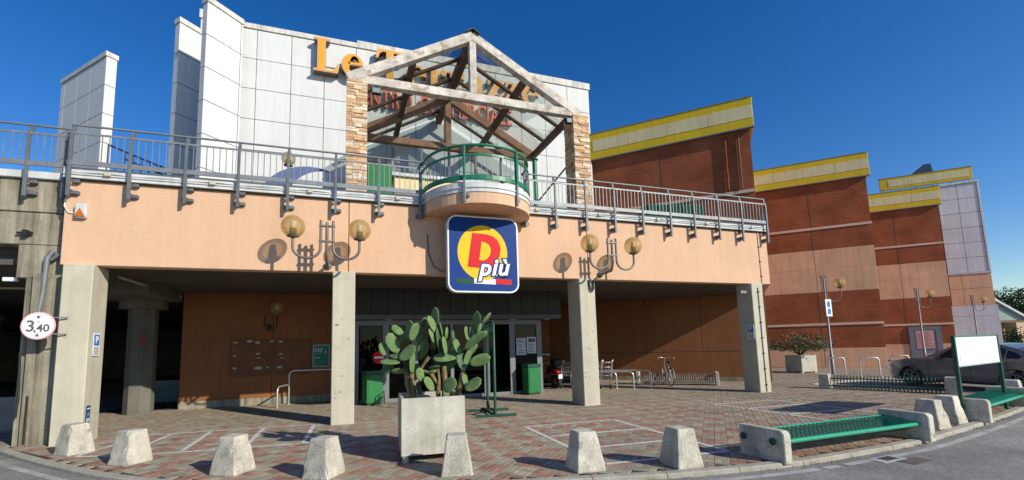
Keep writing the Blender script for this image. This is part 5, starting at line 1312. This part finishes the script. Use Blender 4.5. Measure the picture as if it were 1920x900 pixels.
# ================================================================== PLANTER AND CACTUS
pn = empty('concrete_planter', (1.31, 7.25, 0), R(-4), 'square concrete planter on four small feet holding the prickly pear cactus', 'planter')
def pp_(o): o.parent = pn; return o
b = MB(); a_, c_ = 0.485, 0.435
b.box(-a_, a_, -a_, -c_, .1, .945); b.box(-a_, a_, c_, a_, .1, .945); b.box(-a_, -c_, -c_, c_, .1, .945); b.box(c_, a_, -c_, c_, .1, .945); b.box(-c_, c_, -c_, c_, .1, .16)
for q in (pp_(b.build('box', CONCP, None, 0.006)),): pass
for x, y in ((-.42, -.42), (.42, -.42), (-.42, .42), (.42, .42)): pp_(MB().box(x - .045, x + .045, y - .045, y + .045, -.01, .1).build('foot', CONC, None, .012))
pp_(MB().box(-c_, c_, -c_, c_, .16, .85).build('soil', SOIL))
PADS = [(0.717,7.228,1.794,0.229,0.325,-25),(0.561,7.292,1.698,0.134,0.21,-15),(0.789,7.234,1.997,0.144,0.231,-40),(0.882,7.376,1.875,0.177,0.196,10),(0.969,7.227,1.995,0.087,0.31,8),(1.025,7.001,1.957,0.117,0.283,5),(1.135,7.239,1.867,0.185,0.215,20),(1.186,7.092,2.077,0.073,0.241,6),(1.299,6.949,2.074,0.085,0.285,-22),(1.38,7.065,2.205,0.12,0.291,-5),(1.293,6.918,1.894,0.113,0.245,-22),(1.404,6.943,1.817,0.076,0.379,-4),(1.443,6.963,1.988,0.042,0.229,0),(1.53,6.941,1.928,0.053,0.182,12),(1.48,6.874,1.73,0.117,0.283,-8),(1.639,6.909,1.888,0.065,0.168,2),(1.689,6.859,1.712,0.095,0.237,-15),(1.617,7.093,1.738,0.137,0.176,10),(1.87,6.883,1.902,0.073,0.26,-5),(1.943,6.909,1.921,0.07,0.233,0),(2.004,6.813,2.119,0.069,0.289,12),(2.038,6.762,2.001,0.088,0.176,12),(2.134,6.713,2.154,0.053,0.21,32),(1.935,6.715,1.793,0.16,0.405,55),(2.082,6.815,1.878,0.115,0.212,40),(2.004,6.674,1.484,0.178,0.322,70),(1.888,6.701,1.119,0.186,0.278,72),(1.763,6.861,1.478,0.142,0.285,-10),(1.862,6.876,1.522,0.076,0.267,10),(1.534,6.767,1.118,0.175,0.236,40),(1.52,6.934,1.556,0.152,0.398,72),(1.323,6.912,1.399,0.067,0.172,82),(1.306,6.978,1.329,0.068,0.124,80),(1.103,6.945,1.287,0.145,0.208,-15),(1.237,6.917,1.136,0.134,0.245,-35),(0.952,7.187,1.469,0.162,0.344,-15),(1.007,7.062,1.471,0.06,0.33,5),(0.919,7.073,1.632,0.207,0.301,60),(0.671,7.171,1.498,0.207,0.311,80),(0.636,7.303,1.379,0.126,0.214,50),(0.794,7.202,1.334,0.095,0.212,100),(1.211,7.238,1.652,0.137,0.293,10),(1.158,7.087,1.739,0.08,0.214,25),(0.77,7.234,1.592,0.115,0.21,70),(1.638,7.119,1.447,0.234,0.273,30),(1.567,7.209,1.33,0.177,0.334,0),(1.828,6.926,1.181,0.118,0.233,-5),(1.104,7.077,1.057,0.075,0.207,-25),(1.515,6.949,0.972,0.113,0.132,0),(1.735,7.011,1.638,0.116,0.213,60),(1.942,6.89,1.633,0.096,0.25,25),(1.473,7.275,1.487,0.218,0.198,0),(1.1,7.421,1.301,0.158,0.277,15)]
ca = empty('prickly_pear', (1.31, 7.1, 0.85), 0, 'large prickly pear cactus with many flat green pads growing from the planter', 'cactus')
DARKP = (3, 4, 6, 9, 17, 20, 26, 29, 30, 37, 38, 43, 44, 45, 49)
def pad(x, y, z, w, h, a, m_, dark=False):
    ratio = w / (0.62 * h)
    tw = max(w, 0.55 * h) if ratio >= 0.9 else 0.62 * h
    tw = min(tw, 0.22)
    yaw = math.acos(max(0.12, min(1, w / tw)))
    if dark:
        yaw = -R(58); tw = min(0.26, max(tw, w / 0.62))
    elif yaw < 0.4: yaw = 0.3
    T = Matrix.Translation((x, y, z)) @ Matrix.Rotation(R(-11), 4, 'Z') @ Matrix.Rotation(R(a), 4, 'Y') @ Matrix.Rotation(yaw + rnd.uniform(-.25, .25), 4, 'Z') @ Matrix.Rotation(rnd.uniform(-.25, .25), 4, 'X')
    b = MB(); n = 16; k = 10; vs = []; fs = []
    for i in range(k + 1):
        t = i / k
        zz = (t - 0.5) * h
        u_ = (t - 0.56) / (0.44 if t > 0.56 else 0.56)
        rr = max(0.05 if t > 0.5 else 0.2, (1 - abs(u_) ** 2.1) ** 0.5)
        zz = (0.5 - 0.5 * math.cos(math.pi * t) * 1.0 - 0.5) * h * 0.0 + zz
        for q in range(n):
            an = 2 * math.pi * q / n
            bu = 1 + 0.05 * noise.noise(Vector((x * 9 + math.cos(an) * 2, z * 9 + t * 5, q)))
            vs.append((tw / 2 * rr * math.cos(an) * bu, 0.5 * (0.027 * (0.4 + 0.6 * rr)) * math.sin(an) + 0.012 * math.sin(t * 3 + x * 7), zz))
    for i in range(k):
        for q in range(n):
            l = (q + 1) % n; fs.append((i * n + q, i * n + l, (i + 1) * n + l, (i + 1) * n + q))
    fs.append(tuple(range(n - 1, -1, -1))); fs.append(tuple(k * n + q for q in range(n)))
    b.add(vs, fs, 0, True, T)
    return b.build('pad', m_, ca)
for i, p in enumerate(PADS): pad(p[0], p[1], p[2], p[3] * 0.97, p[4] * 1.08, p[5], CACTD if i % 4 == 3 else CACT, i in DARKP)
for pts, r0, r1 in (([(1.06, 7.22, .8), (1.058, 7.219, .88), (1.038, 7.206, 1.05), (1.01, 7.2, 1.183), (0.999, 7.188, 1.33)], .07, .05), ([(1.42, 7.1, .8), (1.42, 7.098, .87), (1.413, 7.079, 1.06), (1.426, 7.06, 1.19), (1.406, 7.05, 1.36)], .065, .045),
                    ([(1.413, 7.08, 1.1), (1.3, 7.12, 1.3), (1.135, 7.139, 1.351), (1.206, 7.1, 1.463), (1.277, 7.068, 1.556)], .05, .06), ([(1.66, 7.02, .8), (1.692, 7.006, .88), (1.753, 6.96, 1.107), (1.787, 6.923, 1.334)], .08, .045), ([(1.04, 7.24, .8), (1.013, 7.231, .9), (.938, 7.23, 1.128), (.918, 7.213, 1.4)], .07, .05), ([(1.5, 7.08, .8), (1.517, 7.034, 1.151), (1.497, 7.019, 1.4)], .06, .05)):
    b = MB(); n = len(pts); b.tube(pts, [0.66 * (r0 + (r1 - r0) * i / (n - 1)) + rnd.uniform(-.012, .012) for i in range(n)], 10); b.build('trunk', CTRUNK, ca)
# potted bush by the middle wing
p2 = empty('concrete_planter', (21.6, 16.15, 0), R(-6), 'pale concrete planter holding the wide bush by the middle brick wing', 'planter')
def p2_(o): o.parent = p2; return o
p2_(MB().box(-.46, .46, -.46, .46, .06, .86).build('box', CONCP, None, .012))
for x, y in ((-.38, -.38), (.38, -.38), (.38, .38), (-.38, .38)): p2_(MB().box(x - .06, x + .06, y - .06, y + .06, -.01, .06).build('foot', CONC))
bu = empty('potted_bush', (21.6, 16.15, .85), 0, 'wide grey-green bush spreading over its pale concrete planter', 'bush')
b = MB()
for k in range(14):
    a = rnd.uniform(0, 6.28); l = rnd.uniform(.6, 1.3)
    b.tube([(21.6, 16.15, .8), (21.6 + .35 * l * math.cos(a), 16.15 + .35 * l * math.sin(a), 1.25), (21.6 + l * math.cos(a), 16.15 + l * math.sin(a), 1.3 + rnd.uniform(0, .7))], [.025, .018, .006], 5)
b.build('stems', BARK, bu)
b = MB()
for k in range(3800):
    a = rnd.uniform(0, 6.28); r = 1.35 * math.sqrt(rnd.random()); zt = 1.35 + 0.72 * (1 - (r / 1.4) ** 2); z = rnd.uniform(0.95 + .15 * r / 1.3, zt)
    n = noise.noise(Vector((r * math.cos(a) * 2.2, r * math.sin(a) * 2.2, z * 2.2)))
    if n < -0.08: continue
    x, y = 21.6 + r * math.cos(a), 16.15 + r * math.sin(a)
    d = Vector((rnd.gauss(0, 1), rnd.gauss(0, 1), rnd.gauss(.5, .8))).normalized() * rnd.uniform(.08, .17); s = d.cross(Vector((rnd.gauss(0, 1), rnd.gauss(0, 1), 1))).normalized() * .022
    c = Vector((x, y, z)); b.add([c - s * .3, c + d * .5 - s, c + d, c + d * .5 + s], [(0, 1, 2, 3)])
b.build('foliage', LEAF, bu)

# ================================================================== PARKED CAR
CARP = M('car_paint', (0.16, 0.163, 0.17), 0.4, 0.04, 2, metal=0.2, coat=0.6)
CGL = M('car_glass', (0.010, 0.012, 0.014), 0.08, 0.05, 2, spec=0.5)
car = empty('parked_car', (19.75, 10.88, -0.05), R(-97), 'dark grey saloon car parked behind the white noticeboard', 'car')
def cp_(o): o.parent = car; return o
def hw(x): return 0.9 - 0.3 * (max(0, 0.6 - x) / 0.6) ** 2 - 0.16 * (max(0, x - 4.0) / 0.66) ** 2
def cy_(x, z):
    y = hw(x) - max(0, 0.42 - z) * 0.22 - 0.02 * max(0, z - 0.62) / 0.3
    if z > 0.93: y -= (z - 0.93) * 0.5
    return y
def archp(cx, r=0.355): return [(cx + r * math.cos(R(t)), 0.33 + r * math.sin(R(t))) for t in range(200 - 0, -21, -20)]
top = [(0.08, .22), (0.0, .42), (0.0, .62), (.05, .75), (.3, .86), (.8, .95), (1.3, 1.0), (1.6, 1.17), (1.98, 1.36), (2.3, 1.44), (2.75, 1.455), (3.2, 1.41), (3.65, 1.27), (4.0, 1.13), (4.3, 1.08), (4.6, 1.05), (4.68, .98), (4.66, .6), (4.6, .34), (4.45, .24)]
bot = [(x, z) for x, z in [(4.0, .22)]] + archp(3.55)[::-1] + [(3.0, .19), (1.4, .19)] + archp(.88)[::-1] + [(.45, .2)]
prof = top + bot
bm = bmesh.new()
f = bm.faces.new([bm.verts.new((x, 0, z)) for x, z in prof]); 
bmesh.ops.triangulate(bm, faces=[f])
for x in [k * .22 for k in range(1, 22)]:
    bmesh.ops.bisect_plane(bm, geom=bm.verts[:] + bm.edges[:] + bm.faces[:], plane_co=(x, 0, 0), plane_no=(1, 0, 0))
for z in (.3, .42, .55, .7, .8, .93, 1.05, 1.17, 1.3):
    bmesh.ops.bisect_plane(bm, geom=bm.verts[:] + bm.edges[:] + bm.faces[:], plane_co=(0, 0, z), plane_no=(0, 0, 1))
bmesh.ops.remove_doubles(bm, verts=bm.verts, dist=1e-4)
bm.verts.index_update()
V_ = [(v.co.x, v.co.z) for v in bm.verts]; F_ = [[v.index for v in f.verts] for f in bm.faces]; BE = [(e.verts[0].index, e.verts[1].index) for e in bm.edges if len(e.link_faces) == 1]
bm.free()
n = len(V_)
b = MB()
sk = 0.985
b.add([(x, -cy_(x, z), z) for x, z in V_] + [(x, cy_(x, z), z) for x, z in V_] , [tuple(f) for f in F_] + [tuple(i + n for i in f[::-1]) for f in F_] + [(i, j, j + n, i + n) for i, j in BE], 0, True)
me = b.build('body', CARP)
bm = bmesh.new(); bm.from_mesh(me.data); bmesh.ops.recalc_face_normals(bm, faces=bm.faces)
for e in bm.edges:
    if len(e.link_faces) == 2 and e.calc_face_angle() > 0.6: e.smooth = False
bm.to_mesh(me.data); bm.free(); cp_(me)
for s in (-1, 1):
    for nm, poly in (('front_window', [(1.62, .985), (2.02, 1.31), (2.32, 1.385), (2.5, 1.395), (2.5, .985)]), ('rear_window', [(2.58, .985), (2.58, 1.397), (2.8, 1.395), (3.15, 1.35), (3.34, 1.27), (3.34, .99)]), ('quarter_window', [(3.39, 1.0), (3.39, 1.245), (3.62, 1.15), (3.72, 1.06), (3.66, 1.01)])):
        bm = bmesh.new(); f = bm.faces.new([bm.verts.new((x, 0, z)) for x, z in poly])
        for z in (1.05, 1.17, 1.3): bmesh.ops.bisect_plane(bm, geom=bm.verts[:] + bm.edges[:] + bm.faces[:], plane_co=(0, 0, z), plane_no=(0, 0, 1))
        for v in bm.verts: v.co.y = s * (cy_(v.co.x, v.co.z) + 0.007)
        me_ = bpy.data.meshes.new(nm); bm.to_mesh(me_); bm.free(); me_.materials.append(CGL); o = piece(nm, me_, None); cp_(o)
    for wx in (.88, 3.55):
        w = cp_(MB().lathe([(.21, -.1), (.26, -.11), (.32, -.09), (.33, 0), (.32, .09), (.26, .11), (.21, .1)], 28, 0, Matrix.Translation((wx, s * .79, .33)) @ Matrix.Rotation(R(90), 4, 'X')).build('wheel', BLACK))
        b = MB(); T = Matrix.Translation((wx, s * .88, .33)) @ Matrix.Rotation(R(90), 4, 'X')
        b.lathe([(.2, -.02), (.225, -.02), (.225, .02), (.2, .02), (.2, -.02)], 28, 0, T); b.lathe([(0, -.02), (.05, -.02), (.05, .02), (0, .02)], 14, 0, T)
        for k in range(5):
            for q in (-.13, .13):
                a = 2 * math.pi * k / 5 + q; b.beam(T @ Vector((.04 * math.cos(a), .04 * math.sin(a), 0)), T @ Vector((.205 * math.cos(a + q * .6), .205 * math.sin(a + q * .6), 0)), .03, .025, 0, (0, 1, 0))
        o = b.build('rim', GALV); o.parent = w
        b = MB(); b.box(wx - .34, wx + .34, s * .35 - .3, s * .35 + .3, .12, .66); cp_(b.build('wheel_well', BLACK))
    # mirror, handles, sill, door gap lines
    cp_(MB().ball((1.72, s * (cy_(1.72, 1.0) + .1), 1.02), .1, .09, .065).build('mirror', CARP))
    for x in (2.38, 3.2): cp_(MB().box(x, x + .2, s * (cy_(x, .84) + .012) - .012, s * (cy_(x, .84) + .012) + .012, .83, .855).build('handle', CARP, None, .005))
    for x in (1.42, 2.54, 3.42):
        b = MB(); b.tube([(x, s * (cy_(x, z) + .001), z) for z in (.26, .4, .55, .7, .93)], .005, 4); cp_(b.build('door_gap', BLACK))
    b = MB(); b.tube([(x, s * (cy_(x, .965) + .004), .965) for x in (1.6, 2.0, 2.5, 3.0, 3.4, 3.7)], .01, 5); cp_(b.build('window_trim', GALV))
    cp_(MB().ball((.14, s * .62, .68), .12, .14, .055).build('headlight', M('headlight_glass', (.55, .55, .52), .1, .05, 5) if 'headlight_glass' not in bpy.data.materials else bpy.data.materials['headlight_glass']))
    cp_(MB().box(4.55, 4.69, s * .68 - .13, s * .68 + .13, .84, .98).build('tail_light', SRED, None, .02))
cp_(MB().box(-.012, .0, -.26, .26, .42, .53).build('number_plate', SWHT)); cp_(MB().box(.0, .03, -.55, .55, .56, .68).build('grille', BLACK))
for s in (-1, 1):
    for wx in (.88, 3.55):
        b = MB(); b.tube([(wx + .362 * math.cos(R(t)), s * (cy_(wx, .6) + .004), .33 + .362 * math.sin(R(t))) for t in range(-10, 191, 12)], .014, 5); cp_(b.build('arch_trim', BLACK))
    b = MB(); b.tube([(x, s * (cy_(x, .24) + .005), .24) for x in (1.3, 1.8, 2.4, 3.1)], .03, 6); cp_(b.build('sill', BLACK))
b = MB(); b.add([(3.55, -.56, 1.315), (3.55, .56, 1.315), (4.0, .62, 1.145), (4.0, -.62, 1.145)], [(0, 1, 2, 3)]); cp_(b.build('rear_screen', CGL))
b = MB(); b.add([(1.24, -.66, .99), (1.24, .66, .99), (1.93, .56, 1.365), (1.93, -.56, 1.365)], [(3, 2, 1, 0)]); cp_(b.build('windscreen', CGL))
# ================================================================== FAR RIGHT: gatehouse, wall and trees
gh = empty('gate_pavilion', (66, 26, 0), R(-20), 'small pavilion with pitched glass roof and stone pillar at the far right edge', 'pavilion')
def gh_(o): o.parent = gh; return o
gh_(MB().box(-6, -.3, 1, 3, 0, 2.6).build('wall', PEACHW)); gh_(MB().prism([(-6, 3.0), (1.1, 3.0), (-2.6, 5.4)], -.1, 3, 0, Matrix.Translation((0, 3.0, 0)) @ FACE).build('roof', M('green_glass_roof', (.28, .36, .32), .3, .1, 2)))
for s in (0, 1): gh_(MB().beam((1.3, -.2, 2.95), (-2.6, -.2, 5.5), .25, .2).build('rafter', TRIM)) if s == 0 else gh_(MB().box(-6, 1.1, -.15, .05, 2.75, 3.0).build('gutter', TIMBERD))
gh_(MB().box(-.25, .95, -.2, .9, 0, 2.75).build('pillar', STONE[0]))
fw_ = empty('far_wall', (75, 28, 0), R(-20), 'low pale wall behind the stone pillar at the far right', 'wall'); o = MB().box(-6, 20, 4, 4.3, 0, 2.2).build('wall_body', PEACHW); o.parent = fw_
def tree(x, y, h, w, label, nleaf=5200):
    r = empty('tree', (x, y, 0), 0, label, 'tree', 'trees behind the far block')
    b = MB(); b.tube([(x, y, 0), (x + .1, y, h * .3), (x - .1, y + .1, h * .6)], [.35, .25, .12], 8)
    for k in range(7):
        a = k * .9; b.tube([(x, y, h * (.25 + .05 * k)), (x + w * .3 * math.cos(a), y + w * .3 * math.sin(a), h * (.45 + .06 * k))], [.12, .04], 5)
    b.build('trunk', BARK, r)
    b = MB(); cl = [(rnd.gauss(0, .3) * w, rnd.gauss(0, .3) * w, h * rnd.uniform(.3, .9), rnd.uniform(.16, .3) * w) for _ in range(26)]
    for k in range(nleaf):
        cx, cy, cz, cr = rnd.choice(cl)
        d = Vector((rnd.gauss(0, 1), rnd.gauss(0, 1), rnd.gauss(0, 1))).normalized() * cr * rnd.uniform(.6, 1.05); d.z *= .75
        c = Vector((x + cx, y + cy, cz)) + d
        u = Vector((rnd.gauss(0, 1), rnd.gauss(0, 1), rnd.gauss(0, 1))).normalized() * .16; v = u.cross(Vector((rnd.gauss(0, 1), rnd.gauss(0, 1), rnd.gauss(0, 1)))).normalized() * .1
        b.add([c - u, c - v, c + u, c + v], [(0, 1, 2, 3)])
    b.build('crown', LEAF2, r)
tree(84.5, 36.5, 7.0, 6.5, 'dark green tree directly behind the corner of the far grey block')
tree(91, 35.0, 8.0, 7, 'tallest dark green tree at the right edge of the view')
tree(86, 31, 5.6, 5, 'lower dark green tree in front of the tallest one at the right edge')
tree(78, 38, 6.4, 6, 'dark green tree mostly hidden behind the far grey block')
sb = empty('shrub', (62, 25.3, 0), 0, 'small green shrub beside the stone pillar at the far right', 'shrub')
b = MB()
for k in range(900):
    d = Vector((rnd.gauss(0, .45), rnd.gauss(0, .45), abs(rnd.gauss(1.0, .5)))); c = Vector((62.2, 25.0, 0)) + d
    u = Vector((rnd.gauss(0, 1), rnd.gauss(0, 1), rnd.gauss(0, 1))).normalized() * .1; v = u.cross(Vector((1, .3, .2))).normalized() * .06
    b.add([c - u, c - v, c + u, c + v], [(0, 1, 2, 3)])
b.build('foliage', LEAF2, sb); MB().tube([(62.2, 25, 0), (62.2, 25, 1.2)], .05, 6).build('stem', BARK, sb)
